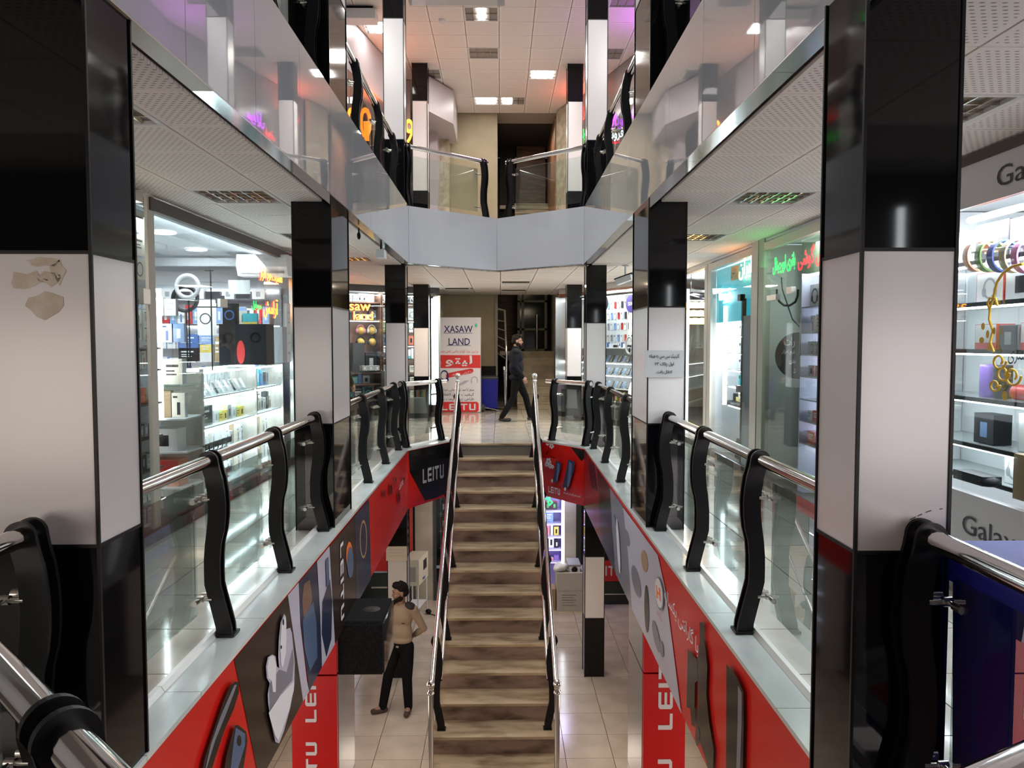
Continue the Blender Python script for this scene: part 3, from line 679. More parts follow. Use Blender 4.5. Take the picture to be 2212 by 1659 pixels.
# silhouettes and a phone on the red field
pe.shape([(1517, 1345), (1522, 1343), (1526, 1352), (1524, 1378), (1530, 1400), (1534, 1440), (1532, 1500), (1538, 1560), (1548, 1620), (1545, 1700), (1540, 1690), (1530, 1640), (1518, 1600), (1510, 1560), (1514, 1520), (1513, 1450), (1508, 1432), (1515, 1415), (1517, 1380)], BRN, 'silhouette_print')
pe.shape([(1491, 1402), (1512, 1425), (1514, 1470), (1507, 1475), (1506, 1530), (1508, 1572), (1500, 1566), (1497, 1530), (1489, 1528)], BRN, 'silhouette_print')
pe.ell((1513, 1590), 5, 22, BRN)
pe.shape([(1577, 1434), (1600, 1462), (1614, 1495), (1615, 1560), (1612, 1720), (1576, 1700)], BLK, 'phone_print')
pe.shape([(1603, 1480), (1611, 1497), (1611, 1560), (1606, 1700), (1598, 1700), (1602, 1560)], GRY, 'phone_print')
# ---------------------------------------------------------------- recessed louvre lights
fin_m = M('louvre fin', (.62, .56, .47), .12, .95); tray_m = M('reflector tray', (.62, .52, .36), .2, .9); frame_m = M('light frame', (.66, .64, .62), .5)
def troffer(x, y, z, label, on=0, rows=4, cols=6, tubes=None, grp=None):
    t = thing('ceiling_light', label, 'ceiling light', (x, y, z), grp); h = .3
    b = MB()
    for a0, a1, c0, c1 in ((-h, h, -h, -h+.03), (-h, h, h-.03, h), (-h, -h+.03, -h+.03, h-.03), (h-.03, h, -h+.03, h-.03)): b.box(x+a0, x+a1, y+c0, y+c1, z-.002, z+.02)
    b.build('frame', frame_m, t)
    MB().box(x-h+.03, x+h-.03, y-h+.03, y+h-.03, z+.075, z+.085).build('reflector', tray_m, t)
    for k in range(1, rows): q = y-h+.03+(2*h-.06)*k/rows; MB().box(x-h+.03, x+h-.03, q-.004, q+.004, z+.002, z+.05).build('louvre_fin', fin_m, t)
    for k in range(1, cols): q = x-h+.03+(2*h-.06)*k/cols; MB().prism([(q-.004, y-h+.03, z+.002), (q+.004, y-h+.03, z+.002), (q+.022, y-h+.03, z+.05), (q-.022, y-h+.03, z+.05)], (0, 2*h-.06, 0)).build('louvre_fin', fin_m, t)
    for k in range(4):
        q = y-h+.1+(2*h-.2)*k/3; lit = k in (tubes if tubes is not None else (0, 1, 2, 3)) and on
        MB().rod((x-h+.04, q, z+.058), (x+h-.04, q, z+.058), .013, 8).build('tube', {0: M('unlit tube', (.6, .55, .45), .3), 1: tube_white, 2: tube_warm}[on if lit else 0], t)
    return t
for k, (x, y) in enumerate(troff1): troffer(x, y, CZ, 'unlit louvred ceiling light over the %s gallery, %s' % ('left' if x < 0 else 'right', ('nearest the viewer', 'second from the viewer', 'third from the viewer', 'farthest from the viewer')[k % 4]))
troffer(*troff1b[0], CZ, 'brightly lit louvred ceiling light above the white standing banner', 1)
troffer(*troff1b[1], CZ, 'dim yellowish louvred ceiling light over the landing, nearer of two', 2)
troffer(*troff1b[2], CZ, 'dim yellowish louvred ceiling light over the landing, next to the far doorway', 2)
names2 = ['upper ceiling light with only one short tube glowing', 'unlit upper ceiling light with bare grey cells, centre of the landing', 'bright upper ceiling light just left of the dark doorway', 'bright upper ceiling light nearest the slim right column', 'half lit upper ceiling light above the dark doorway', 'unlit grey upper light beside the pale bulkhead', 'bright upper ceiling light beside the slim left column', 'grey louvred upper light tinted violet by a neon sign', 'unlit upper louvred light at the left gallery edge', 'upper louvred light tinted red at the right gallery edge']
for k, (x, y) in enumerate(troff2):
    t = troffer(x, y, C2, names2[k], {2: 1, 3: 1, 4: 1, 6: 1, 0: 1}.get(k, 0), cols=4, rows=2, tubes=None)
    if k in (2, 3, 6): MB().box(x-.22, x+.22, y-.2, y+.2, C2-.004, C2+.0).build('diffuser', tube_white, t)
    if k == 0: MB().box(x-.06, x+.06, y-.22, y+.22, C2-.004, C2+.0).build('diffuser', tube_white, t)
    if k == 4: MB().box(x-.22, x+.0, y-.2, y+.2, C2-.004, C2+.0).build('diffuser', tube_white, t)
# smoke detector and small wall lamp boxes on the upper ceiling
b = MB().lathe([(0, -.05), (.05, -.045), (.06, -.01), (.06, 0)], (-1.0, 13.9, C2), 14); tag(b.build('smoke_detector', white_wall), 'small round white detector on the upper ceiling tiles', 'detector')
t = thing('wall_unit', 'white box-shaped unit hanging under the upper ceiling by a black bracket', 'wall unit', (-2.3, 13.4, C2)); MB().box(-2.6, -2.05, 13.3, 13.6, C2-.22, C2-.06).build('case', white_wall, t); MB().box(-2.55, -2.1, 13.35, 13.55, C2-.06, C2).build('bracket', trim_black, t)
# ---------------------------------------------------------------- neon signs
def neon_mat(name, col, e=7.): return M('neon '+name, tuple(min(1, c*.6) for c in col), .4, emit=e, ecol=col)
NR_ = neon_mat('red', (1, .015, .03), 3); NG = neon_mat('green', (.01, 1, .10), 2.6); NY = neon_mat('yellow', (1, .50, .03), 3.2); NP = neon_mat('purple', (.62, .05, 1), 3); NW = neon_mat('white', (.85, .95, 1), 6); NO = neon_mat('orange', (1, .15, .008), 3.2); NB = neon_mat('blue', (.08, .05, 1), 3); NWR = neon_mat('warm white', (1, .80, .40), 5)
def neon(label, txts, fill=True, line=True, back=None):
    """txts: (text, centre, right, up, width, height, fill material, outline material)"""
    o = Vector(txts[0][1]); t = thing('neon_sign', label, 'neon sign', tuple(o))
    for tx, c, r, u, wd, hh, fm, om in txts:
        if fm: write(tx, c, r, u, wd, fm, t, hh=hh, ext=.010, lift=.024, name='lettering')
        if om: write(tx, c, r, u, wd, om, t, hh=hh, outline=(.010 if fm else .014), lift=.006, name='neon_tube')
    if back: back(t)
    return t
Zp = (0, 0, 1); LR_, RR_ = (0, 1, 0), (0, -1, 0)   # reading direction on the left and right shopfronts
# left shop window
neon('yellow neon lettering with a red outline, upper line in the left shop window', [('تعمیرات نرم افزار', onx(583, 600, -2.86), LR_, Zp, .95, .20, NY, NR_)])
neon('larger yellow neon word with a red outline below the upper line', [('آرامش', onx(581, 666, -2.86), LR_, Zp, .62, .24, NY, NR_)])
neon('small green neon word left of the yellow word', [('موبایل', onx(550, 661, -2.9), LR_, Zp, .38, .11, NG, None)])
# right shops
neon('green neon lettering above the green wall', [('باتری اورجینال', onx(1694, 570, SR(8.3)+.06), RR_, Zp, .66, .19, None, NG)])
neon('red neon lettering beside the green neon', [('فروش گوشی', onx(1762, 551, SR(7.5)+.06), RR_, Zp, .86, .23, None, NR_)])
# ---------------------------------------------------------------- products
def carton(w, d, h, side, front, art=None, ac=None):
    """a printed box: front towards local -y, origin under its middle"""
    key = ('carton', w, d, h, side.name, front.name, art, ac.name if ac else None)
    if key in _tiles: return _tiles[key]
    b = MB().box(-w/2, w/2, -d/2, d/2, 0, h); y = -d/2-.0008
    R = lambda x0, x1, z0, z1, m: b.poly([(x0*w/2, y, z0*h), (x1*w/2, y, z0*h), (x1*w/2, y, z1*h), (x0*w/2, y, z1*h)], m)
    R(-.96, .96, .02, .98, 1); y -= .0008
    if art == 'bar': R(-.96, .96, .02, .28, 2)
    if art == 'top': R(-.96, .96, .75, .98, 2); R(-.4, .4, .2, .6, 2)
    if art == 'pic': R(-.35, .35, .22, .72, 2)
    if art == 'slim': R(-.2, .3, .1, .62, 2); R(-.8, -.1, .8, .88, 2)
    if art == 'text': R(-.7, .6, .68, .78, 2); R(-.7, .2, .5, .56, 2); R(-.7, .4, .36, .42, 2)
    if art in ('ring', 'cup'):
        n = 14; c, q = (0, .45), (.72, .36); s = min(w/2*q[0], h*q[1])
        for k in range(n):
            if art == 'cup' and 8 <= k <= 12 and 0: continue
            a, e = 2*PI*k/n, 2*PI*(k+1)/n
            b.poly([(s*math.cos(a), y, h*.47+s*math.sin(a)), (s*math.cos(e), y, h*.47+s*math.sin(e)), (s*.78*math.cos(e), y, h*.47+s*.78*math.sin(e)), (s*.78*math.cos(a), y, h*.47+s*.78*math.sin(a))], 2)
        if art == 'cup':
            for sx in (-1, 1): b.poly([(sx*s*.85+s*.32*math.cos(a), y-.0006, h*.36+s*.45*math.sin(a)) for a in [2*PI*k/10 for k in range(10)]], 2)
    _tiles[key] = b.mesh('carton', [side, front, ac or side]); return _tiles[key]
cW = M('white carton', (.72, .73, .74), .45); cC = M('cream carton', (.62, .58, .48), .5); cK = M('black carton', (.012, .012, .015), .5, spec=.2); cB = M('blue carton', (.05, .13, .38), .4); cL = M('light blue carton', (.22, .35, .62), .4); cR = M('red carton', (.55, .03, .03), .4); cO = M('orange carton', (.72, .17, .06), .45); cG = M('grey carton', (.32, .33, .35), .45); cY = M('yellow carton', (.70, .55, .10), .45); cT = M('teal carton', (.05, .42, .48), .4); cN = M('brown carton', (.36, .25, .14), .6); cGr = M('green carton', (.12, .38, .16), .45); cP = M('pink carton', (.72, .28, .42), .45); cV = M('violet carton', (.26, .14, .55), .45); cD = M('dark grey carton', (.05, .05, .058), .5, spec=.2)
N_CARTONS = [0]
def prod(me, name, loc, rz, label, cat, group=None, kind=None):
    loc = (loc[0], loc[1], loc[2]+.002)
    o = bpy.data.objects.new(name, me); C.objects.link(o); o.location = loc; o.rotation_euler = (0, 0, rz); wl[o] = tuple(loc)
    return tag(o, label, cat, group)
def row(p, u, length, specs, rz, label, group, cat='box', name='product_box', gap=.012, jit=.006, depth=0., n=None, n_out=None):
    """fills a shelf from p along u with cartons; specs: (w, d, h, side, front, art, accent)"""
    p, u = Vector(p), Vector(u).normalized(); s = 0.; k = 0
    art = {None: 'plain', 'pic': 'pictured', 'text': 'lettered', 'slim': 'slim printed', 'cup': 'headphone', 'ring': 'ring printed', 'bar': 'banded', 'top': 'top banded'}
    while True:
        q = specs[k % len(specs)] if n is None else specs[rnd.randrange(len(specs))]
        if s+q[0] > length: break
        if q[3] is not None:
            pos = p+u*(s+q[0]/2)
            if n_out: pos += Vector(n_out)*rnd.uniform(-jit, jit)
            lb = label.replace('{c}', q[4].name.rsplit(' ', 1)[0]).replace('{a}', art[q[5]])
            prod(carton(*q), ('headphone_box' if q[5] == 'cup' else name), pos, rz+rnd.uniform(-.04, .04), lb[0].lower()+lb[1:], cat, group)
        s += q[0]+gap+rnd.uniform(0, gap*.6); k += 1
    return k
# small goods that are not boxes: phone holder, handset on a stand, headphones, loudspeaker
def holder_mesh():
    b = MB().ball((0, 0, .012), (.03, .03, .014), 0, 10, 5).rod((0, 0, .02), (0, -.01, .075), .008, 8).box(-.028, .028, -.03, -.018, .06, .12).box(-.034, -.028, -.045, -.018, .06, .12).box(.028, .034, -.045, -.018, .06, .12)
    return b.mesh('phone_holder', trim_black)
HOLD = holder_mesh()
def stand_mesh(front, body):
    b = MB(); b.prism([(-.04, -.05, 0), (-.04, .05, 0), (-.04, .03, .05)], (.08, 0, 0), 0)
    b.prism([(-.036, -.052, .008), (.036, -.052, .008), (.036, .012, .135), (-.036, .012, .135)], (0, .008, -.003), 1)
    b.prism([(-.032, -.053, .014), (.032, -.053, .014), (.032, .008, .128), (-.032, .008, .128)], (0, -.001, 0), 2)
    return b.mesh('phone', [cW, body, front])
PH = [stand_mesh(cK, cW), stand_mesh(cG, cK), stand_mesh(cW, cW), stand_mesh(cL, cW)]
def headphone_mesh(band, cup):
    b = MB(); pts = [(.085*math.cos(a), 0, .09+.10*math.sin(a)) for a in [PI*i/14 for i in range(15)]]
    b.tube(pts, .011, 8, 0)
    for sx in (-1, 1): b.ball((sx*.088, 0, .065), (.026, .042, .05), 1, 12, 8); b.ball((sx*.068, 0, .065), (.014, .036, .043), 0, 10, 6)
    return b.mesh('headphones', [band, cup])
case_mesh = {}
def phone_case(m):
    if m.name not in case_mesh:
        b = MB(); pts = [(-.032, -.004, .004), (.032, -.004, .004), (.036, -.004, .01), (.036, -.004, .135), (.031, -.004, .142), (-.031, -.004, .142), (-.036, -.004, .135), (-.036, -.004, .01)]
        b.prism(pts, (0, .008, 0), 0); b.box(-.028, -.004, -.006, -.004, .095, .13, 1); b.box(-.006, .006, -.001, .001, .142, .158, 2)
        case_mesh[m.name] = b.mesh('phone_case', [m, cD, cW])
    return case_mesh[m.name]
def shelving(label, p, u, n, length, depth, zs, z_top, back, shelf, th=.018, sides=True, leds=(), z_bot=0., led_m=None, cat='shelving', back_name='back_panel'):
    """open shelving standing on the line p + u*s, front towards n"""
    p, u, n = Vector(p), Vector(u).normalized(), Vector(n).normalized(); t = thing('shelving_unit', label, cat, (p.x, p.y, z_bot))
    def bx(s0, s1, d0, d1, z0, z1, nm, mt):
        P = [p+u*s0+n*d0, p+u*s1+n*d0, p+u*s1+n*d1, p+u*s0+n*d1]
        return MB().prism([(q.x, q.y, z0) for q in P], (0, 0, z1-z0)).build(nm, mt, t)
    bx(0, length, -depth-.02, -depth, z_bot, z_top, back_name, back)
    for z in zs: bx(0, length, -depth, 0, z-th, z, 'shelf', shelf)
    if sides:
        bx(-.02, 0, -depth, 0, z_bot, z_top, 'side_panel', shelf); bx(length, length+.02, -depth, 0, z_bot, z_top, 'side_panel', shelf)
    for z in leds: bx(.02, length-.02, -.03, -.015, z-.014, z, 'led_strip', led_m or led)
    return t
# ================================================================ LEFT: tall glass shop
def frame_bar(par, a, b, w, d, mat, name='frame'):
    a, b = Vector(a), Vector(b); dirn = (b-a).normalized(); u, v = bas(dirn); 
    return MB().ob((a+b)/2, u, v, dirn, w/2, d/2, (b-a).length/2, mat and 0).build(name, mat, par)
w1 = struct('window_1', 'tall frameless shop window with a scuffed brown head beam')
def panes(par, f, ys, z0, z1, mat=shopglass, th=.01, gap=.004):
    for a, b in zip(ys, ys[1:]):
        MB().prism([(f(a+gap), a+gap, z0), (f(b-gap), b-gap, z0), (f(b-gap), b-gap, z1), (f(a+gap), a+gap, z1)], (th, 0, 0)).build('glass_pane', mat, par)
panes(w1, SL, [6.43, 7.6, 9.25, 10.38], .10, 2.66); panes(w1, SL, [3.2, 4.7, 6.29], .10, 2.66)
frame_bar(w1, (SL(6.33), 6.33, 2.70), (SL(10.4), 10.4, 2.70), .06, .10, M('scuffed beam', (.07, .055, .05), .5), 'head_beam')
frame_bar(w1, (SL(3.2), 3.2, 2.72), (SL(6.2), 6.2, 2.72), .06, .08, alu, 'head_beam')
for y in (6.26, ): MB().box(SL(y)-.012, SL(y)+.014, y+.04, y+.16, 0, CZ).build('mullion', alu_white, w1)
MB().box(SL(10.4)-.03, SL(10.4)+.03, 10.38, 10.46, 0, 2.76).build('mullion', steel, w1)
MB().box(SL(6.1)-.0, SL(6.1)+.035, 6.16, 6.28, 1.90, 2.02).build('patch_fitting', steel, w1); MB().box(SL(7.9)-.0, SL(7.9)+.03, 7.78, 7.98, 1.95, 2.03).build('patch_fitting', steel, w1)
mar_r = M('dark red marble', (.12, .022, .022), .15); mar_k = M('black marble', (.03, .03, .032), .15); mar_g = noisy(M('brown stone plinth', (.12, .10, .08), .3), (.09, .07, .06), (.18, .15, .12), 5.)
s_ = 3.2; k = 0
while s_ < 10.38:
    e = min(s_+.45, 10.4); m_ = (mar_g if s_ < 6.4 else (mar_r, mar_k)[k % 2])
    MB().prism([(SL(s_)+.03, s_, .0), (SL(e)+.03, e, .0), (SL(e)-.08, e, .0), (SL(s_)-.08, s_, .0)], (0, 0, .10)).build('plinth_tile', m_, w1); s_ = e; k += 1
sh = struct('ceiling_shop'); MB().box(-SIDE, -2.9, 4.0, 10.5, 2.72, 2.76).build('ceiling_board', M('shop ceiling', (.26, .29, .31), .6), sh)
wp = struct('wall_partition'); MB().box(-SIDE, -2.80, 10.5, 10.56, 0, 2.75).build('wall_board', M('shop wall', (.36, .38, .40), .6), wp); MB().box(-SIDE, -2.80, 3.9, 3.96, 0, 2.75).build('wall_board', M('shop wall', (.36, .38, .40), .6), wp)
area('shop_light', (-3.7, 7.9, 2.68), .8, 34, (.88, .95, 1), sy=4.)
for k, (px, py, z) in enumerate(((352, 502, 2.71), (423, 539, 2.71))):
    c = onz(px, py, z); t = thing('downlight', ('brighter' if k == 0 else 'smaller')+' round white ceiling lamp inside the left shop', 'downlight', tuple(c))
    MB().lathe([(.0, -.006), (.09, -.006), (.11, 0)], tuple(c), 20).build('lens', led, t); MB().lathe([(.11, -.012), (.125, -.01), (.13, .0)], tuple(c), 20).build('rim', white_wall, t)
# lit counter showcase
SH = lambda y: SL(y)-.09
y0, y1 = 7.58, 10.28; sv = thing('glass_showcase', 'brightly lit white glass showcase counter with four shelves of accessories', 'showcase', (SH(y0), y0, .1))
U1 = Vector((SH(y1)-SH(y0), y1-y0, 0)).normalized(); N1 = Vector((U1.y, -U1.x, 0)); P1 = Vector((SH(y0), y0, 0)); LN = (Vector((SH(y1), y1, 0))-P1).length
def sbx(t, s0, s1, d0, d1, z0, z1, nm, mt, p=P1, u=U1, n=N1):
    Q = [p+u*s0+n*d0, p+u*s1+n*d0, p+u*s1+n*d1, p+u*s0+n*d1]; return MB().prism([(q.x, q.y, z0) for q in Q], (0, 0, z1-z0)).build(nm, mt, t)
shine = M('white laminate', (.85, .87, .88), .4)
sbx(sv, 0, LN, -.42, -.40, .1, 1.33, 'back_panel', shine); sbx(sv, 0, LN, -.42, 0, .1, .14, 'base', shine)
SZ = [.14, .46, .76, 1.06]
for z in SZ[1:]: sbx(sv, .02, LN-.02, -.40, -.03, z-.014, z, 'shelf', shine)
sbx(sv, 0, LN, -.42, 0, 1.32, 1.332, 'glass_top', glass)
for s0 in (0, LN*.60, LN-.02): sbx(sv, s0, s0+.02, -.40, 0, .14, 1.32, 'upright', alu_white)
for z in (.44, .74, 1.04, 1.31): sbx(sv, .03, LN-.03, -.39, -.36, z-.016, z, 'led_strip', led_show); sbx(sv, .03, LN-.03, -.06, -.03, z-.012, z, 'led_strip', led_show)
sbx(sv, .0, LN*.6, -.012, -.004, .14, 1.32, 'front_glass', shopglass); sbx(sv, LN*.6+.02, LN, -.012, -.004, .14, 1.32, 'front_glass', shopglass)
q = PI/2-.0145
def on1(s, d, z): v = P1+U1*s+N1*d; return (v.x, v.y, z)
B1 = LN*.6
row(on1(.05, -.30, SZ[3]), U1, B1-.1, [(.085, .05, .22, cW, cW, 'slim', cG), (.085, .05, .22, cW, cW, 'slim', cW), (.085, .05, .20, cW, cW, 'pic', cG)], q, '{c} {a} box on the top shelf of the lit showcase', 'slim white boxes on the showcase top shelf')
for k in range(9): prod(PH[2 if k % 3 else 0], 'phone', on1(.08+.17*k, -.12, SZ[3]), q, 'white phone on a sloped stand on the showcase top shelf', 'phone', 'phones on the showcase top shelf')
row(on1(B1+.05, -.2, SZ[3]), U1, LN*.4-.1, [(.11, .06, .20, cB, cB, 'top', cT), (.12, .06, .17, cW, cD, 'bar', cB), (.10, .06, .21, cG, cG, 'pic', cK), (.09, .06, .16, cW, cG, 'pic', cK), (.10, .06, .22, cL, cT, 'pic', cW)], q, '{c} {a} box at the far end of the showcase top shelf', 'blue and grey boxes on the showcase top shelf')
prod(carton(.44, .16, .20, cD, cK, 'text', cG), 'product_box', on1(.30, -.18, SZ[2]), q, 'largest black box on the second shelf of the lit showcase', 'box')
row(on1(.62, -.16, SZ[2]), U1, B1-.66, [(.12, .08, .13, cW, cW, 'pic', cG), (.11, .08, .10, cGr, cY, 'text', cK), (.12, .08, .11, cY, cY, 'pic', cK), (.11, .08, .16, cC, cG, 'pic', cK)], q, '{c} {a} box on the second shelf of the lit showcase', 'small boxes on the showcase second shelf')
row(on1(B1+.05, -.16, SZ[2]), U1, LN*.4-.1, [(.085, .06, .17, cW, cC, 'slim', cK), (.085, .06, .16, cW, cG, 'pic', cK), (.085, .06, .15, cW, cC, 'slim', cK), (.10, .06, .22, cD, cK, 'pic', cG)], q, '{c} {a} box at the far end of the second showcase shelf', 'boxed gadgets on the showcase second shelf')
for z, nm in ((SZ[1], 'third'), (SZ[0], 'bottom')):
    for k in range(8): prod(HOLD, 'phone_holder', on1(.10+.12*k, -.12, z), q, 'small black phone holder on the %s showcase shelf' % nm, 'phone holder', 'phone holders on the %s showcase shelf' % nm)
    row(on1(1.1, -.2, z), U1, LN-1.2, [(.08, .05, .19, cW, cW, 'slim', cK), (.08, .05, .15, cW, cG, 'pic', cK), (.07, .05, .22, cN, cC, None, None), (.08, .05, .17, cW, cC, 'slim', cD)], q, '{c} {a} box on the %s showcase shelf' % nm, 'boxed goods on the %s showcase shelf' % nm, gap=.03)
    row(on1(.06, -.3, z), U1, 1.0, [(.10, .05, .16, cW, cW, 'pic', cG), (.09, .05, .18, cW, cC, 'slim', cG)], q, '{c} {a} box behind the phone holders on the %s showcase shelf' % nm, 'white boxes behind the %s shelf holders' % nm)
# stock inside the shop, seen over the showcase
bk = shelving('tall white wall shelving at the back of the left shop', (-5.2, 10.46, 0), (1, 0, 0), (0, -1, 0), 2.3, .34, [.5, .85, 1.2, 1.52, 1.84, 2.16], 2.3, M('shop wall', (.36, .38, .40), .6), cG, leds=(2.28, 1.82))
for z, sp, nm in ((2.16, [(.16, .1, .13, cW, cW, 'pic', cG), (.2, .1, .1, cG, cD, None, None)], 'top'), (1.84, [(.08, .06, .22, cW, cL, 'pic', cW), (.09, .06, .2, cW, cW, 'slim', cB), (.08, .06, .24, cR, cR, 'pic', cW)], 'second'), (1.52, [(.11, .06, .2, cL, cW, 'pic', cB), (.1, .06, .18, cW, cW, 'text', cB)], 'third'), (1.2, [(.12, .08, .2, cW, cC, 'text', cG), (.14, .08, .22, cB, cB, 'top', cW)], 'fourth'), (.85, [(.16, .1, .2, cC, cW, 'text', cK)], 'fifth')):
    row((-5.15, 10.3, z), (1, 0, 0), 2.2, sp, 0, '{c} {a} box on the %s shelf of the back wall shelving' % nm, 'boxes on the %s back wall shelf' % nm)
def at8(px, py, Y): v = ony(px, py, Y); return (v.x, v.y, v.z)
def boxat(px0, px1, py0, py1, Y, d, side, front, art, ac, label, rz=.0, z=None, grp=None):
    """a carton whose front covers the given picture extent at distance Y"""
    a, b2 = ony(px0, py1, Y), ony(px1, py0, Y); v = (a+b2)/2
    return prod(carton(round(abs(b2.x-a.x), 3), d, round(b2.z-a.z, 3), side, front, art, ac), 'product_box', (v.x, v.y+d/2, a.z if z is None else z), rz, label, 'box', grp)
# stepped rack holding the near stock, then its boxes
rk = thing('display_rack', 'stepped clear display rack holding the stacked stock behind the near pane', 'rack', (-3.3, 7.3, .1))
for z in (.30, .62, .92, 1.22, 1.60, 1.84): MB().box(-3.75, -2.81, 7.05, 7.5, z-.015, z).build('shelf', glass if z > 1. else cW, rk)
MB().box(-3.75, -3.7, 7.44, 7.5, .1, 2.05).build('upright', alu_white, rk); MB().box(-2.83, -2.81, 7.44, 7.5, .1, 1.35).build('upright', alu_white, rk)
b = MB().box(-3.03, -3.0, 7.02, 7.05, .93, 2.05); tag(b.build('led_bar', led), 'vertical white LED bar inside the left shop window', 'light bar')
b = MB().box(-3.7, -3.0, 7.02, 7.05, 2.05, 2.075); tag(b.build('led_bar', led), 'horizontal white LED bar above the vertical one', 'light bar')
for z, sp, nm in ((1.84, [(.1, .06, .15, cW, cW, 'text', cG), (.1, .06, .17, cW, cW, 'pic', cG)], 'top'), (1.60, [(.09, .06, .17, cL, cW, 'slim', cB), (.1, .06, .17, cB, cL, 'pic', cW), (.1, .06, .15, cG, cL, 'text', cW)], 'second'), (1.22, [(.12, .1, .2, cW, cW, 'slim', cG), (.17, .1, .23, cW, cC, 'text', cK), (.2, .1, .27, cW, cW, 'ring', cG)], 'third'), (.92, [(.07, .06, .24, cN, cN, None, None), (.12, .06, .22, cW, cC, 'slim', cK), (.1, .06, .25, cY, cC, 'pic', cK)], 'fourth'), (.62, [(.3, .2, .24, cW, cW, 'text', cG), (.22, .2, .18, cD, cK, None, None), (.24, .2, .2, cW, cW, 'pic', cK)], 'fifth'), (.30, [(.26, .2, .22, cR, cW, 'pic', cR), (.27, .2, .26, cO, cO, 'text', cW), (.24, .2, .24, cO, cR, 'bar', cO)], 'sixth'), (.1, [(.34, .24, .18, cO, cO, 'bar', cR), (.3, .24, .17, cW, cC, 'text', cG)], 'lowest')):
    row((-3.69, 7.2, z), (1, 0, 0), .86, sp, 0, '{c} {a} box on the %s step of the near display rack' % nm, 'boxes on the %s rack step' % nm, name='stock_box', gap=.008)
tb = thing('stock_table', 'low grey table carrying the large boxes and the speaker tower in the left shop', 'table', (-3.86, 9.35, 0))
MB().box(-4.4, -3.32, 9.1, 9.6, 1.33, 1.37).build('top', cG, tb)
for x in (-4.35, -3.36):
    for y in (9.15, 9.55): MB().box(x-.025, x+.025, y-.025, y+.025, 0, 1.33).build('leg', alu, tb)
boxat(427, 460, 648, 725, 9.25, .10, cW, cW, 'ring', cD, 'white box printed with a ring light, standing in the left shop', z=None)
boxat(481, 510, 656, 703, 8.85, .10, cK, cK, 'ring', cB, 'black box printed with a glowing blue ring'); boxat(517, 534, 672, 703, 8.85, .08, cW, cC, 'pic', cK, 'cream box with a black gadget picture beside the black ring box')
boxat(430, 463, 725, 744, 9.25, .14, cB, cL, 'text', cW, 'pale blue box on the table stack'); boxat(384, 428, 722, 752, 9.25, .14, cB, cB, 'text', cW, 'deep blue carton with white print'); boxat(386, 426, 752, 782, 9.25, .14, cK, cK, 'text', cW, 'black carton with white lettering under the deep blue one')
for k, (a, b2, c, d) in enumerate(((432, 460, 745, 762), (432, 460, 762, 782), (464, 476, 726, 782))): boxat(a, b2, c, d, 9.25, .12, cC, (cY, cW, cN)[k], 'text', cW, ('yellow edged box upper of two beside the speaker', 'white box lower of two beside the speaker', 'tall tan box beside the speaker')[k])
boxat(576, 610, 706, 784, 9.75, .2, cG, cG, None, None, 'grey upright carton near the window end', z=None)
for k in range(4): prod(carton(.055, .055, .13, cT, cT, 'bar', cY), 'can', at8(531+7*k, 703, 8.85), 0, 'turquoise can in the short row beside the neon', 'can', 'turquoise cans in the left shop')
t = thing('speaker_tower', 'black loudspeaker tower with a red oval sticker in the left shop', 'loudspeaker', at8(525, 788, 8.75)); v = Vector(wl[t])
MB().box(v.x-.26, v.x+.26, v.y, v.y+.3, v.z, v.z+.45).build('cabinet', cK, t); MB().poly([(v.x-.02+.045*math.cos(a), v.y-.004, v.z+.14+.13*math.sin(a)) for a in [2*PI*i/20 for i in range(20)]]).build('oval_sticker', cR, t)
for sx in (-.16, .14): MB().lathe([(0, -.004), (.05, .0), (.056, .006), (.06, 0)], (0, 0, 0), 18).xf(Matrix.Translation((v.x+sx, v.y-.001, v.z+.30)) @ Matrix.Rotation(PI/2, 4, 'X')).build('cone', M('speaker cone', (.012, .012, .013), .9, spec=.1), t)
for k, (px, py, r) in enumerate(((405, 619, .115), (400, 645, .13))):
    c = ony(px, py, 8.3+.2*k); t = thing('ring_light', ('upper grey' if k == 0 else 'lower black')+' ring light on its stand in the left shop', 'ring light', (c.x, c.y, 1.3))
    MB().tube([(c.x+r*math.cos(a), c.y, c.z+r*math.sin(a)) for a in [2*PI*i/28 for i in range(28)]], .022, 8, closed=True).build('ring', cG if k == 0 else cK, t); MB().rod((c.x, c.y+.03, 1.25), (c.x, c.y+.02, c.z-r), .009, 8).build('stand', trim_black, t)
c = ony(455, 600, 8.5); t = thing('phone_tripod', 'thin black phone tripod with clamp arms in the left shop', 'tripod', (c.x, c.y, 1.3))
MB().rod((c.x, c.y, 1.3), (c.x, c.y, 2.38), .008, 8).build('pole', trim_black, t); MB().rod((c.x-.16, c.y, 1.98), (c.x+.2, c.y, 1.98), .007, 8).build('arm', trim_black, t); MB().rod((c.x-.06, c.y, 2.37), (c.x+.03, c.y, 2.37), .008, 8).build('clamp', trim_black, t); MB().box(c.x+.05, c.x+.14, c.y-.01, c.y+.01, 2.02, 2.10).build('clamp', cD, t)
b = MB().ob(ony(517, 620, 8.6), (1, 0, 0), Zp, (0, 1, 0), .115, .075, .004); tag(b.build('blank_sign', white_wall), 'blank white sheet hanging inside the left shop', 'sign')
c = ony(568, 574, 9.9); t = thing('air_conditioner', 'white wall air conditioner above the neon letters', 'air conditioner', (c.x, c.y, c.z))
MB().prism([(c.x-.30, c.y+.2, c.z-.13), (c.x-.30, c.y-.04, c.z-.13), (c.x-.30, c.y-.1, c.z-.02), (c.x-.30, c.y-.08, c.z+.13), (c.x-.30, c.y+.2, c.z+.13)], (.62, 0, 0)).build('casing', white_wall, t); MB().box(c.x-.26, c.x+.28, c.y-.085, c.y-.06, c.z-.1, c.z-.075).build('vent_flap', cG, t)
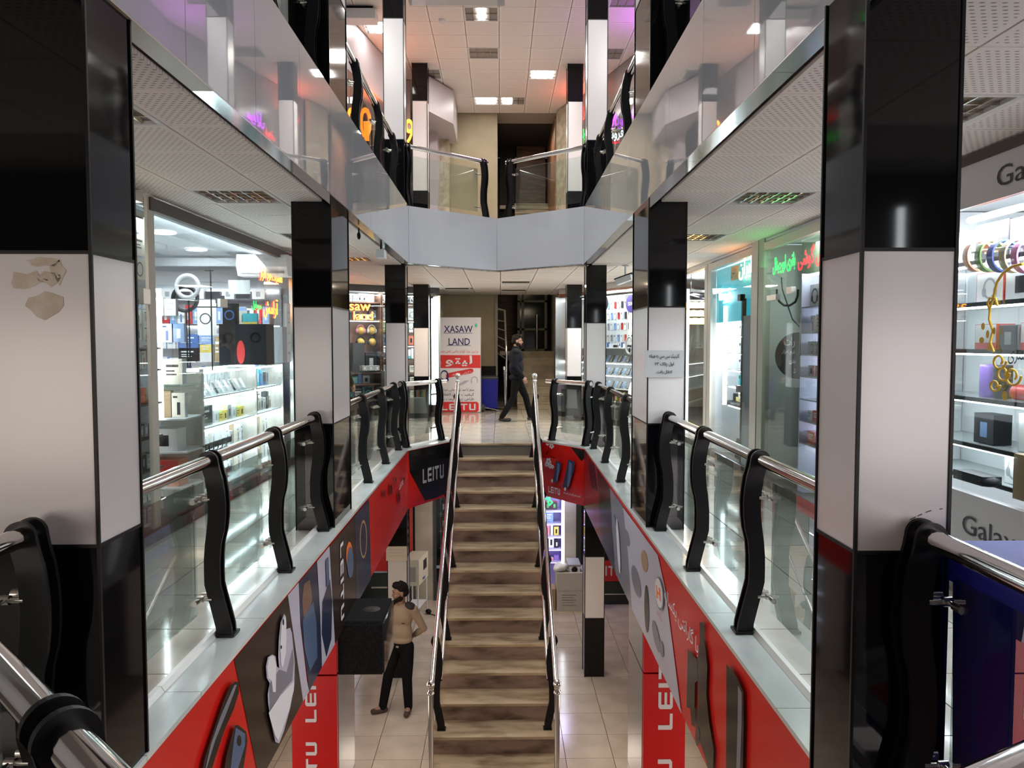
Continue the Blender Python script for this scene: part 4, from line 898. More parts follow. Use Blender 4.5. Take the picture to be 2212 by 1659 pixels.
MB().box(-4.6, -3.15, 10.0, 10.06, 2.56, 2.66).build('curtain_rail', cG); tag(bpy.data.objects['curtain_rail'], 'grey curtain rail across the back of the left shop', 'rail')
pp = [(-2.45+.0, 0)]
t = thing('notice_strip', 'narrow white paper strip with handwriting taped on the end pane', 'notice', (SL(10.2)+.02, 10.1, 1.3)); MB().box(SL(10.1)+.014, SL(10.1)+.017, 10.08, 10.27, 1.35, 2.1).build('paper', cW, t)
for k, wd in enumerate((.09, .08, .1, .07, .09)): write(('قیمت', 'تعمیر', 'ارزان', 'فوری', 'همه')[k], (SL(10.1)+.018, 10.175, 1.99-.13*k), LR_, Zp, wd, cK, t, hh=.045)
# narrow display left of the aluminium mullion: posters and hanging packs
hg = shelving('narrow pegboard bay of posters and hanging packs beside the near left column', (SL(5.2)-.10, 5.45, 0), (.0145, 1, 0), (1, -.0145, 0), 1.30, .10, [.28, .55, .82, 1.10, 1.38, 1.56], 2.7, cG, dark_wood, sides=False, z_bot=.1)
def onN(s, z, d=-.06): return (SL(5.2)-.10+.0145*s+d, 5.45+s, z)
for i in range(5):
    for j in range(3):
        prod(carton(.19, .004, .17, cW, cC, 'ring' if j == 0 else 'text', cD), 'wall_card', onN(.15+.24*i, 2.12+.19*j, -.075), PI/2, 'white card with %s, %s row of the near pegboard' % ('a ring print' if j == 0 else 'printed lines', ('lowest', 'middle', 'top')[j]), 'card', 'cards on the %s pegboard row' % ('lowest', 'middle', 'top')[j])
for i in range(8):
    for j, (w_, f_) in enumerate(((cC, cGr), (cC, cW), (cC, cGr))): prod(carton(.12, .03, .115, w_, w_, 'slim', cD), 'blister_pack', onN(.1+.15*i, 1.62+.13*j, -.06), PI/2, '%s pack with a black gadget, %s row of the near bay' % (f_.name.rsplit(' ', 1)[0], ('lowest', 'middle', 'top')[j]), 'pack', '%s row of hanging packs in the near bay' % ('lowest', 'middle', 'top')[j])
for z, sp, nm in ((1.38, [(.1, .05, .15, cW, cW, 'pic', cR), (.09, .05, .15, cW, cC, 'slim', cR)], 'top'), (1.10, [(.17, .06, .12, cW, cC, 'bar', cO), (.15, .06, .13, cR, cO, None, None)], 'second'), (.82, [(.07, .05, .11, cG, cG, 'pic', cW), (.07, .05, .10, cD, cG, 'pic', cW)], 'third'), (.55, [(.08, .05, .13, cG, cD, 'pic', cG), (.08, .05, .12, cG, cG, 'ring', cW)], 'fourth'), (.28, [(.11, .05, .15, cW, cC, 'ring', cG), (.09, .05, .14, cG, cC, 'pic', cG)], 'fifth'), (.1, [(.1, .05, .13, cG, cW, 'text', cG)], 'lowest')):
    row(onN(.04, z), (0.0145, 1, 0), 1.22, sp, PI/2, '{c} {a} pack on the %s shelf of the narrow near bay' % nm, 'packs on the %s near bay shelf' % nm, name='gadget_pack', gap=.01)
area('shop_light', (-3.3, 5.0, 2.66), .4, 16, (1, .95, .85), sy=1.6)
# ================================================================ FAR LEFT: shop across the landing
def frame_of(A, B):
    A, B = Vector((*A, 0)), Vector((*B, 0)); u = (B-A).normalized(); n = Vector((u.y, -u.x, 0)); return A, u, n, (B-A).length, math.atan2(u.y, u.x)
A, U, N, L, RZC = frame_of((-4.8, 15.2), (-1.5, 17.35))
def on(s, d, z): v = A+U*s+N*d; return (v.x, v.y, z)
def pix(px, py, d=0.): v = onp(px, py, A+N*d, N); return (v-A).dot(U), v.z
SP = 2.72
shelving('dark framed wall shelving with brown boards and a wooden ball display, left across the landing', on(0, 0, 0), U, N, SP, .36, [2.45, 2.08, .98, .74, .40], 2.62, wood, dark_wood, th=.03, leds=(2.60, 2.05))
shelving('narrow dark shelving bay beside the white vertical light, left across the landing', on(SP+.065, 0, 0), U, N, L-SP-.12, .36, [2.45, 2.08, 1.82, 1.55, 1.25, .95, .70, .40], 2.62, wood, dark_wood, th=.03, leds=(2.60, 2.05, 1.52))
t = struct('window_3', 'dark header and glass front of the shop left across the landing')
def bx(par, s0, s1, d0, d1, z0, z1, nm, mt): return MB().prism([on(s0, d0, z0), on(s1, d0, z0), on(s1, d1, z0), on(s0, d1, z0)], (0, 0, z1-z0)).build(nm, mt, par)
bx(t, 0, L, .06, .36, 2.64, 2.77, 'header', M('dark header', (.035, .03, .033), .4)); bx(t, 0, L*.55, .40, .41, .1, 2.64, 'glass_pane', shopglass); bx(t, L*.55+.01, L, .40, .41, .1, 2.64, 'glass_pane', shopglass)
bx(t, 0, L, .34, .42, 0, .1, 'plinth_tile', mar_k)
b = MB().prism([on(L-.1, .18, .25), on(L-.03, .18, .25), on(L-.03, .25, .25), on(L-.1, .25, .25)], (0, 0, 2.3)); tag(b.build('light_column', led), 'tall white vertical light bar beside the standing banner', 'light bar')
bx(struct('door_1'), L+.0, L+.05, -.4, .3, .02, 2.6, 'door_post', steel)
cs = on(L*.6, -.1, 2.6); area('shop_light', (cs[0]+.3, cs[1]-.45, 2.62), .5, 30, (.92, .96, 1), sy=1.5)
row(on(1.5, -.2, 2.45), U, 1.2, [(.17, .1, .17, cW, cW, 'cup', cG), (.10, .1, .16, cW, cW, 'cup', cB), (.17, .1, .18, cW, cW, 'cup', cK)], RZC, 'white headphone carton on the top shelf above the lit shop name', 'headphone cartons on the top board')
row(on(SP+.1, -.2, 2.45), U, 1.0, [(.17, .1, .17, cW, cW, 'cup', cK), (.14, .1, .16, cW, cG, 'cup', cK)], RZC, 'white headphone carton high in the narrow bay', 'headphone cartons in the narrow bay')
row(on(1.5, -.2, 2.08), U, 1.2, [(.2, .1, .15, cD, cK, 'pic', cG), (.2, .1, .11, cG, cW, 'pic', cK), (.16, .1, .2, cD, cD, 'cup', cG)], RZC, 'black and grey gadget box on the second board above the ball display', 'dark boxes on the second board')
row(on(SP+.1, -.2, 2.08), U, 1.0, [(.2, .1, .26, cW, cW, 'cup', cG), (.18, .1, .1, cG, cW, None, None), (.2, .1, .3, cW, cD, 'cup', cW)], RZC, 'tall carton on the second board of the narrow bay', 'cartons on the second narrow board')
row(on(SP+.1, -.2, 1.82), U, 1.0, [(.11, .1, .2, cGr, cGr, 'cup', cW), (.12, .1, .18, cK, cGr, 'cup', cK), (.1, .1, .2, cG, cW, 'cup', cK)], RZC, '{c} {a} gadget box on the third board of the narrow bay', 'green boxes in the narrow bay')
row(on(SP+.1, -.2, 1.55), U, 1.0, [(.13, .1, .22, cB, cL, 'pic', cB), (.14, .1, .2, cO, cO, 'pic', cK), (.16, .1, .16, cK, cD, 'cup', cG)], RZC, '{c} {a} speaker box on the fourth board of the narrow bay', 'speaker boxes in the narrow bay')
row(on(SP+.1, -.2, 1.25), U, 1.0, [(.12, .1, .22, cW, cW, 'slim', cG), (.08, .1, .2, cP, cW, 'bar', cP), (.1, .1, .2, cT, cW, 'bar', cT)], RZC, '{c} {a} upright box on the fifth board of the narrow bay', 'upright boxes in the narrow bay')
for z in (.95, .70, .40): row(on(SP+.1, -.2, z), U, 1.0, [(.12, .1, .17, cW, cW, 'text', cG), (.1, .1, .14, cG, cK, 'pic', cG), (.14, .1, .15, cC, cC, 'text', cK)], RZC, '{c} {a} box on the %s low board of the narrow bay' % {.95: 'top', .70: 'middle', .40: 'bottom'}[z], 'boxes on the %s low board of the narrow bay' % {.95: 'top', .70: 'middle', .40: 'bottom'}[z])
row(on(1.5, -.2, .74), U, 1.2, [(.13, .1, .14, cT, cT, 'text', cW), (.08, .1, .2, cB, cB, None, None), (.16, .1, .16, cC, cG, 'pic', cK), (.2, .1, .16, cC, cW, 'pic', cG)], RZC, '{c} {a} carton on the board under the phone trays', 'cartons under the phone trays')
row(on(1.5, -.2, .40), U, 1.2, [(.2, .1, .26, cT, cD, 'cup', cT), (.22, .1, .22, cG, cD, 'text', cW)], RZC, 'dark boxed speaker on the lowest visible board', 'dark boxes on the lowest board')
ballm = M('yellow ball', (.62, .42, .09), .45)
HPm = [headphone_mesh(M('pink plastic', (.7, .2, .4), .4), M('pink plastic', (.7, .2, .4), .4)), headphone_mesh(cW, cW), headphone_mesh(cK, cK), headphone_mesh(cK, cD)]
for k, (px, py) in enumerate(((779, 714), (803, 714), (779, 739), (804, 739))):
    s0, z0 = pix(px, py, -.2); c = on(s0, -.2, z0)
    o = thing('display_ball', ('upper', 'upper', 'lower', 'lower')[k]+' yellow display ball wearing '+('pink', 'white', 'black', 'dark grey')[k]+' headphones', 'ball', c)
    MB().ball(c, .085, 0, 18, 12).build('ball', ballm, o); v = on(s0, -.34, z0); MB().rod(c, v, .012, 8).build('peg', steel, o)
    prod(HPm[k], 'headphones', (c[0], c[1], c[2]-.075), RZC, ('pink', 'white', 'black', 'dark grey')[k]+' headphones worn by a yellow display ball', 'headphones')
def box_on(px0, px1, py0, py1, d, dep, sm, fm, art, ac, label, cat='box', name='product_box', z=None):
    s0, zt = pix(px0, py0, d); s1, zb = pix(px1, py1, d); return prod(carton(round(s1-s0, 3), dep, round(zt-(z if z is not None else zb), 3), sm, fm, art, ac), name, on((s0+s1)/2, d-dep/2, z if z is not None else zb), RZC, label, cat)
box_on(762, 788, 741, 803, -.06, .14, cD, cD, None, None, 'tall dark grey speaker under the lower yellow balls', 'loudspeaker', 'speaker', z=.98); box_on(790, 814, 762, 803, -.04, .16, cK, cK, 'pic', cG, 'small black speaker box beside the tall dark speaker', 'loudspeaker', 'speaker', z=.98)
s0, z0 = pix(821, 767, -.1); b = MB().lathe([(0, -.08), (.085, -.08), (.085, .08), (0, .08)], (0, 0, 0), 18).xf(Matrix.Translation(on(s0, -.1, z0)) @ Matrix.Rotation(RZC, 4, 'Z') @ Matrix.Rotation(PI/2, 4, 'X')); tag(b.build('drum_speaker', cD), 'round black drum speaker right of the ball display', 'loudspeaker')
for k in range(3): prod(carton(.10, .16, .1, cW, cG, 'pic', cW), 'phone_tray', on(2.28+.14*k, .1, 1.02), RZC, 'white phone tray on the glass counter ledge', 'tray', 'phone trays on the counter ledge')
o = thing('counter_ledge', 'narrow glass counter ledge holding white phone trays', 'counter', on(1.9, .1, 0)); bx(o, 1.4, 2.75, .02, .2, 1.0, 1.02, 'glass_top', glass); bx(o, 1.4, 1.43, .02, .2, .1, 1.0, 'support', alu); bx(o, 2.72, 2.75, .02, .2, .1, 1.0, 'support', alu)
s1_, z1_ = pix(757, 660, .43); s2_, z2_ = pix(786, 682, .43)
neon('yellow neon shop name with a red glow behind the deep left column', [('Xasaw', on(s1_+.02, .43, z1_), U, Zp, .80, .19, NY, NR_), ('land', on(s2_-.02, .43, z2_), U, Zp, .42, .17, NY, NR_)])
# ================================================================ white standing banner
X0, X1, YB = -1.48, -.44, 17.95
bn = thing('banner', 'tall white and red standing banner with blue block letters', 'banner', ((X0+X1)/2, YB, 0))
face = M('banner white', (.66, .66, .72), .4); MB().box(X0, X1, YB, YB+.05, .02, 2.17).build('panel', face, bn); MB().box(X0-.012, X0, YB-.005, YB+.055, 0, 2.17).build('edge', steel, bn); MB().box(X1, X1+.012, YB-.005, YB+.055, 0, 2.17).build('edge', steel, bn); MB().box(X0, X1, YB, YB+.05, .0, .02).build('edge', steel, bn)
navy = M('banner navy', (.018, .012, .12), .5); bred = M('banner red', (.60, .03, .03), .4); RX = (1, 0, 0)
def bp(px, py): v = ony(px, py, YB); return Vector((v.x, v.y, v.z))
def bw(t_, px, py, wpx, hpx, mt, **k): return write(t_, bp(px, py), RX, Zp, wpx/1700*YB*1.0, mt, bn, hh=hpx/1700*YB, lift=k.pop('lift', .004), **k)
bw('XASAW', 990, 711, 62, 15, navy, bold=.012); bw('LAND', 992, 738, 46, 15, navy, bold=.012)
for px0, px1, py in ((958, 1021, 719.3), (965, 1017, 745.8)): a, c = bp(px0, py), bp(px1, py+.9); MB().poly([(a.x, YB-.003, c.z), (c.x, YB-.003, c.z), (c.x, YB-.003, a.z), (a.x, YB-.003, a.z)]).build('rule', navy, bn)
bw('برترین برند لوازم جانبی تلفن همراه', 990, 760, 86, 9, bred)
a, c = bp(942, 767), bp(1036, 795); MB().box(a.x, X1-.005, YB-.004, YB-.0005, c.z, a.z).build('red_band', bred, bn)
bw('لیتو', 991, 780, 58, 24, face, lift=.006, bold=.02)
a = bp(990, 811); b = MB(); P = [(-.32, -.06), (.26, .05), (.30, .10), (.28, .15), (.22, .155), (-.30, .05), (-.33, 0)]; b.poly([(a.x+x+.05, YB-.004, a.z+z) for x, z in P]); b.build('red_ribbon', bred, bn)
write('با گارانتی یک ساله', (a.x+.08, YB, a.z+.045), (1, 0, .17), Zp, .46, face, bn, hh=.07, lift=.006)
o = bp(960, 812); b = MB().tube([(o.x+.085*math.cos(t_), YB-.012, o.z+.12*math.sin(t_)) for t_ in [PI*(-.25+1.5*i/16) for i in range(17)]], .014, 6); b.ball((o.x-.05, YB-.012, o.z-.10), (.045, .012, .05), 0, 10, 6).ball((o.x+.06, YB-.012, o.z-.085), (.04, .012, .05), 0, 10, 6); b.build('headphone_print', navy, bn)
o = bp(1001, 828); MB().poly([(o.x-.1, YB-.004, o.z-.06), (o.x+.02, YB-.004, o.z-.02), (o.x+.14, YB-.004, o.z+.07), (o.x+.03, YB-.004, o.z+.06), (o.x-.1, YB-.004, o.z-.01)][::1]).build('powerbank_print', M('banner grey', (.38, .41, .5), .5), bn)
o = bp(1025, 822); MB().tube([(o.x+.07*math.cos(t_), YB-.008, o.z+.09*math.sin(t_)) for t_ in [PI*(-.2+1.4*i/14) for i in range(15)]], .006, 5).build('earphone_print', cG, bn)
for k, t_ in enumerate(('صفر تا صد لوازم جانبی موبایل', 'کیفیت فوق العاده', 'طراحی زیبا و قیمت بالا')): bw(t_, 988, 843+9.5*k, 72, 8, cK)
a, c = bp(947, 868), bp(1034, 890); b = MB(); b.prism([(x, YB-.001, z) for x, z in ((a.x+.04, a.z), (a.x, a.z-.04), (a.x, c.z+.04), (a.x+.04, c.z), (c.x-.04, c.z), (c.x, c.z+.04), (c.x, a.z-.04), (c.x-.04, a.z))], (0, -.004, 0)); b.build('red_badge', bred, bn)
mark(((a.x+c.x)/2, YB-.005, (a.z+c.z)/2), RX, Zp, .78, face, bn, hh=.15)
o = bp(1028.5, 703); MB().poly([(o.x, YB-.005, o.z-.055), (o.x+.035, YB-.005, o.z), (o.x, YB-.005, o.z+.055), (o.x-.035, YB-.005, o.z)]).build('green_mark', M('green print', (.05, .65, .35), .5), bn)
# ================================================================ blue wheeled bins
binb = M('blue plastic', (.014, .016, .25), .45, spec=.25); lidm = M('dark lid', (.02, .022, .03), .4); lidb = M('blue lid', (.035, .035, .34), .6, spec=.2)
def wheeled_bin(x, y, w_, d, h, label, lid, rz=0, wheels=True):
    t = thing('wheeled_bin', label, 'bin', (x, y, 0)); a, c = w_/2, d/2
    q = lambda s, z: [(x-a*s, y-c*s, z), (x+a*s, y-c*s, z), (x+a*s, y+c*s, z), (x-a*s, y+c*s, z)]
    b = MB(); z = [.06, h*.86, h*.86, h*.93, h*.93]; s = [.93, .97, 1., 1., .97]
    for i in range(4): b.add(q(s[i], z[i])+q(s[i+1], z[i+1]), [(k, (k+1) % 4, 4+(k+1) % 4, 4+k) for k in range(4)])
    b.poly(q(.93, .06)[::-1]); b.build('body', binb, t)
    l = MB(); l.add(q(1., h*.93)+q(1., h*.955)+q(.92, h), [(k, (k+1) % 4, 4+(k+1) % 4, 4+k) for k in range(4)]+[(4+k, 4+(k+1) % 4, 8+(k+1) % 4, 8+k) for k in range(4)]+[(8, 9, 10, 11), (3, 2, 1, 0)])
    lo = l.build('lid', lid, t); MB().box(x-a*.75, x+a*.75, y-.03, y+.03, h, h+.022).build('lid_ridge', lid, t)
    MB().rod((x-a*.6, y+c*1.05, h*.95), (x+a*.6, y+c*1.05, h*.95), .016, 10).build('handle', lid, t)
    if wheels:
        for sx in (-1, 1): MB().rod((x+sx*a*.70, y+c*.85, .095), (x+sx*a*.84, y+c*.85, .095), .095, 16).build('wheel', trim_black, t)
    return t
wheeled_bin(1.825, 2.235, .72, .56, .96, 'large blue wheeled bin beside the near right column', lidb)
wheeled_bin(-.27, 18.6, .46, .42, .80, 'small blue wheeled bin with a dark lid beside the standing banner', lidm)
# ================================================================ RIGHT: shop fronts
w2 = struct('window_2', 'row of glass shop fronts along the right gallery')
def mull(y0, y1, mt=alu_white, z1=CZ, d=.07): MB().prism([(SR(y0)-.01, y0, 0), (SR(y1)-.01, y1, 0), (SR(y1)+d, y1, 0), (SR(y0)+d, y0, 0)], (0, 0, z1)).build('mullion', mt, w2)
mull(11.25, 11.42); mull(11.46, 11.62, alu_white); mull(9.12, 9.36); mull(8.90, 9.08, M('grey green post', (.40, .42, .36), .5))
for y0, y1, z0, z1 in ((11.62, 13.9, .08, 2.70), (9.40, 11.2, .08, 2.62), (6.9, 8.88, .08, 2.62), (3.4, 5.1, .66, 2.44), (5.12, 6.8, .66, 2.44)): panes(w2, SR, [y0, y1], z0, z1)
for y0, y1 in ((9.36, 11.25), (6.85, 8.9)): frame_bar(w2, (SR(y0)+.02, y0, 2.68), (SR(y1)+.02, y1, 2.68), .06, .09, alu, 'head_beam')
frame_bar(w2, (SR(11.6)+.02, 11.6, 2.73), (SR(13.9)+.02, 13.9, 2.73), .06, .06, alu, 'head_beam')
for y in [3.4+.5*i for i in range(21)]: MB().prism([(SR(y)-.03, y, 0), (SR(y+.5)-.03, y+.5, 0), (SR(y+.5)+.09, y+.5, 0), (SR(y)+.09, y, 0)], (0, 0, .08)).build('plinth_tile', mar_g, w2)
def rb(par, y0, y1, d0, d1, z0, z1, nm, mt): return MB().prism([(SR(y0)+d0, y0, z0), (SR(y0)+d1, y0, z0), (SR(y1)+d1, y1, z0), (SR(y1)+d0, y1, z0)], (0, 0, z1-z0)).build(nm, mt, par)
UR_ = Vector((.0135, 1, 0)).normalized(); NRR = Vector((-1, .0135, 0)).normalized(); QR = -PI/2-.0135
def onR(y, d, z): return (SR(y)+d, y, z)
cw = struct('ceiling_shop'); MB().box(3.0, SIDE, 3.2, 14.2, 2.74, 2.77).build('ceiling_board', white_wall, cw)
for y in (6.84, 9.14, 11.45): rb(struct('wall_partition'), y, y+.05, .06, 2.2, 0, 2.73, 'wall_board', white_wall)
# --- Galaxy shop
gx = M('white laminate panel', (.50, .48, .50), .35); gb = M('brown frame', (.045, .03, .025), .5)
gp = struct('wall_shopfront'); rb(gp, 3.4, 6.8, -.02, .02, .06, .66, 'lower_panel', gx); rb(gp, 3.4, 6.8, -.02, .02, 2.44, 2.70, 'upper_panel', gx); rb(gp, 3.4, 6.8, -.03, .03, 2.70, 2.76, 'head_beam', gb)
lt = M('dark lettering', (.02, .02, .024), .5)
for (px, py), wd, nm in (((2142, 1160), .78, 'lower'), ((2212, 372), .78, 'upper')):
    v = onx(px, py, SR(4.7)-.022); y = v.y; t = thing('shop_lettering', 'dark shop name on the %s white panel' % nm, 'lettering', tuple(v)); write('Galaxy', (SR(y)-.022, y-(.02 if nm == 'lower' else .08), v.z), RR_, Zp, .62, lt, t, hh=.155, lift=.003)
area('shop_light', (3.5, 4.9, 2.68), .5, 150, (.86, .93, 1), sy=2.6)
for k in range(4): b = MB().rod((3.35, 5.62-.62*k, 2.47+.015*k), (3.35, 5.05-.62*k, 2.47+.015*k), .022, 10); tag(b.build('strip_light', led), 'white tube light behind the upper shop name panel', 'tube light', 'tubes behind the shop name panel')
sg = thing('display_shelves', 'glass display shelves with black edges behind the near right shop window', 'shelving', (3.4, 5.0, .66))
sgl = M('shelf glass', (.42, .46, .46), .12)
for z in (2.14, 1.86, 1.55, 1.23, .92, .70):
    rb(sg, 3.5, 6.0, .22, .62, z-.014, z, 'shelf', sgl); rb(sg, 3.5, 6.0, .21, .225, z-.022, z+.006, 'shelf_edge', cK)
    if z > .8: rb(sg, 3.55, 5.95, .235, .265, z-.034, z-.016, 'led_strip', M('window led', (1, 1, 1), .5, emit=14., ecol=(.86, .94, 1)))  # glowing strips added under the shelves to brighten the window interior
rb(sg, 3.5, 6.6, .63, .66, .66, 2.44, 'back_panel', white_wall); rb(sg, 6.02, 6.05, .0, .62, .66, 2.44, 'side_panel', white_wall)
def rowR(y0, y1, d, z, sp, label, grp, cat='box', name='product_box', **k): return row(onR(y1, d, z), -UR_, y1-y0, sp, QR, label, grp, cat, name, **k)
rowR(3.9, 5.35, .40, 2.14, [(.34, .2, .25, cK, cK, 'top', cO), (.3, .2, .24, cK, cD, 'pic', cO)], 'black carton with orange corners on the top glass shelf', 'black and orange cartons')
bandc = (('peach', cO), ('green', cGr), ('blue', cB), ('cream', cC), ('pink', cP))
for k, (nm, mt) in enumerate(bandc):
    c = onx(2112+27*k, 553, SR(5)+.13); r_ = .10; b = MB(); n_ = 24; vs = []
    for q_, (rr, dy) in enumerate(((r_, -.028), (r_, .028), (r_-.012, .028), (r_-.012, -.028))): vs += [(c.x+rr*math.cos(2*PI*i/n_)*.85, c.y+dy, c.z+rr*math.sin(2*PI*i/n_)) for i in range(n_)]
    b.add(vs, [(a_*n_+i, a_*n_+(i+1) % n_, ((a_+1) % 4)*n_+(i+1) % n_, ((a_+1) % 4)*n_+i) for a_ in range(4) for i in range(n_)], 0, False)
    tag(b.build('wrist_band', M(nm+' band', {'peach': (.85, .42, .28), 'green': (.20, .34, .10), 'blue': (.06, .11, .42), 'cream': (.62, .55, .40), 'pink': (.80, .30, .60)}[nm], .5)), nm+' round band hung in the row on the top shelf edge', 'band')
o = MB().rod(onx(2100, 545, SR(5)+.13), onx(2260, 525, SR(5)+.13), .010, 8); tag(o.build('hanging_rod', steel), 'thin steel rod carrying the coloured round bands', 'rod')
rowR(4.1, 5.3, .34, 1.86, [(.30, .12, .20, cR, cW, 'cup', cG), (.30, .12, .21, cW, cW, 'pic', cK)], 'white game pad carton with a red corner on the second glass shelf', 'game pad cartons')
rowR(4.1, 5.3, .34, 1.55, [(.24, .12, .17, cR, cW, 'bar', cR), (.2, .12, .16, cG, cD, 'pic', cG)], 'white and red pad carton on the third glass shelf', 'pad cartons on the third glass shelf')
for k, (nm, mt, r) in enumerate((('purple', cV, .05), ('black', cK, .055), ('red', cR, .05), ('blue', cB, .05))):
    p = onR(5.3-.16*k-(.12 if k > 1 else 0), .38, 1.232); b = MB()
    if k < 2: b.lathe([(0, 0), (r, 0), (r*1.05, .02), (r*1.05, .2), (r, .22), (0, .22)], p, 18)
    else: b.rod((p[0], p[1]-.13, p[2]+r), (p[0], p[1]+.13, p[2]+r), r, 16)
    tag(b.build('bluetooth_speaker', mt), nm+(' upright' if k < 2 else ' lying')+' cylinder speaker on the fourth glass shelf', 'loudspeaker')
prod(carton(.22, .12, .20, cK, cD, 'pic', cL), 'product_box', onR(5.2, .36, .922), QR, 'dark carton with a pale blue picture on the fifth glass shelf', 'box'); prod(carton(.24, .12, .24, cC, cW, 'pic', cK), 'product_box', onR(4.72, .36, .92), QR, 'white carton with a black speaker picture on the fifth glass shelf', 'box')
prod(carton(.2, .1, .21, cW, cW, 'cup', cG), 'product_box', onR(4.88, .36, .70), QR, 'white carton printed with grey headphones low in the near right window', 'box'); prod(carton(.18, .1, .20, cG, cW, 'cup', cK), 'product_box', onR(4.66, .36, .70), QR, 'plastic wrapped headphone carton low in the near right window', 'box')
b = MB().box(*(lambda p: (p[0]-.06, p[0]+.06, p[1]-.16, p[1]+.16, p[2], p[2]+.06))(onR(4.98, .13, .703))).ball(onR(5.12, .13, .73), (.07, .05, .035), 0, 10, 6).ball(onR(4.84, .13, .73), (.07, .05, .035), 0, 10, 6); tag(b.build('game_pad', cK), 'black game pad lying on the window bottom', 'game pad')
b = MB().box(*(lambda p: (p[0]-.1, p[0]+.1, p[1]-.1, p[1]+.1, p[2], p[2]+.26))(onR(4.36, .13, .703))); tag(b.build('wooden_box', cN), 'brown wooden box at the near end of the right window bottom', 'box')
sw = M('ochre film', (.55, .32, .02), .5); t = thing('window_decal', 'ochre scroll and leaf sticker on the near right shop glass', 'sticker', onR(4.6, -.012, 1.5))
def dec(pts, r=.008):
    P = [onx(px, py, SR(4.6)-.008) for px, py in pts]; return MB().tube([(SR(p.y)-.012, p.y, p.z) for p in P], r, 6).build('scroll', sw, t)
dec([(2212, 570), (2190, 575), (2168, 590), (2155, 610), (2148, 640), (2140, 665), (2138, 690), (2146, 715), (2140, 740), (2148, 760)]); dec([(2139, 670), (2134, 655), (2140, 643), (2152, 645), (2156, 660)])
for c0, r0 in (((2160, 780), 16), ((2168, 806), 15), ((2190, 812), 19), ((2150, 832), 12)): dec([(c0[0]+r0*(1-i*.035)*math.cos(i*.42), c0[1]+r0*1.2*(1-i*.035)*math.sin(i*.42)) for i in range(18)], .007)
for px, py, rx, ry in ((2128, 705, 7, 8), (2138, 722, 6, 9), (2125, 735, 9, 7), (2142, 750, 9, 8), (2175, 855, 9, 10), (2152, 715, 5, 8)): MB().poly([(SR(4.6)-.013, onx(px, py, SR(4.6)).y-rx*.0028*math.cos(a), onx(px, py, SR(4.6)).z+ry*.0028*math.sin(a)) for a in [2*PI*i/10 for i in range(10)]]).build('leaf', sw, t)
write('مشتری', onx(2206, 768, SR(4.5)-.014), RR_, Zp, .22, lt, t, hh=.10)
# --- green wall shop
gw = struct('wall_green'); rb(gw, 7.9, 8.9, .42, .46, 0, 2.74, 'wall_board', noisy(M('grey green wall', (.3, .34, .27), .6), (.27, .30, .24), (.34, .38, .30), 1.5))
rb(gw, 6.9, 7.9, .62, .66, 0, 2.74, 'wall_board', M('grey green wall', (.3, .34, .27), .6))
t = thing('oval_sign', 'black rounded sign with white lettering on the green wall glass', 'sign', onR(8.3, .06, 1.4)); c = onx(1722, 769, SR(8.2)+.05)
b = MB(); P = []
for i in range(21):
    a = PI*(-.5+i/20); v = onx(1724-50*math.cos(a), 770-52*math.sin(a)*(1.0 if a > 0 else .94), SR(8.3)+.05); P.append(v)
b.prism(P, (.012, 0, 0)); b.build('board', cK, t)
for tx, px, py, wd, hh in (('رات', 1706, 740, .30, .11), ('نرم افزار', 1703, 761, .36, .06), ('نظری', 1712, 781, .19, .06), ('د', 1717, 801, .05, .05)): write(tx, onx(px, py, SR(8.3)+.044), RR_, Zp, wd, cW, t, hh=hh, lift=.004, bold=.01)
t = thing('cable_coil', 'black cable loop and wire hanging on the green wall glass', 'cable', onR(8.4, .03, 2.0)); P = [onx(px, py, SR(8.4)+.03) for px, py in ((1678, 625), (1678, 640), (1684, 652), (1694, 660), (1706, 660), (1718, 652), (1723, 640), (1724, 625))]; MB().tube(P, .012, 8).build('coil', trim_black, t)
MB().tube([onx(px, py, SR(8.4)+.03) for px, py in ((1688, 600), (1690, 625), (1700, 655), (1712, 690), (1726, 705))], .007, 6).build('wire', trim_black, t)
rb(w2, 8.45, 8.75, -.02, .03, 2.06, 2.12, 'patch_fitting', steel); rb(w2, 8.0, 8.15, -.015, .03, 2.10, 2.17, 'patch_fitting', alu)
lav = M('lavender laminate', (.55, .56, .70), .45)
sf = thing('lit_shelving', 'slim lit shelving with seven glass shelves beside the oval sign', 'shelving', onR(7.8, .3, .3))
for z in (.58, .81, 1.03, 1.26, 1.48, 1.70, 1.96): rb(sf, 6.95, 8.02, .10, .40, z-.012, z, 'shelf', sgl); rb(sf, 6.98, 8.0, .375, .39, z-.028, z-.014, 'led_strip', led_soft)
rb(sf, 6.95, 8.02, .40, .42, .05, 2.30, 'back_panel', lav); rb(sf, 8.02, 8.04, .10, .42, .05, 2.30, 'side_panel', lav); rb(sf, 6.98, 8.0, .10, .13, 2.26, 2.28, 'led_strip', led)
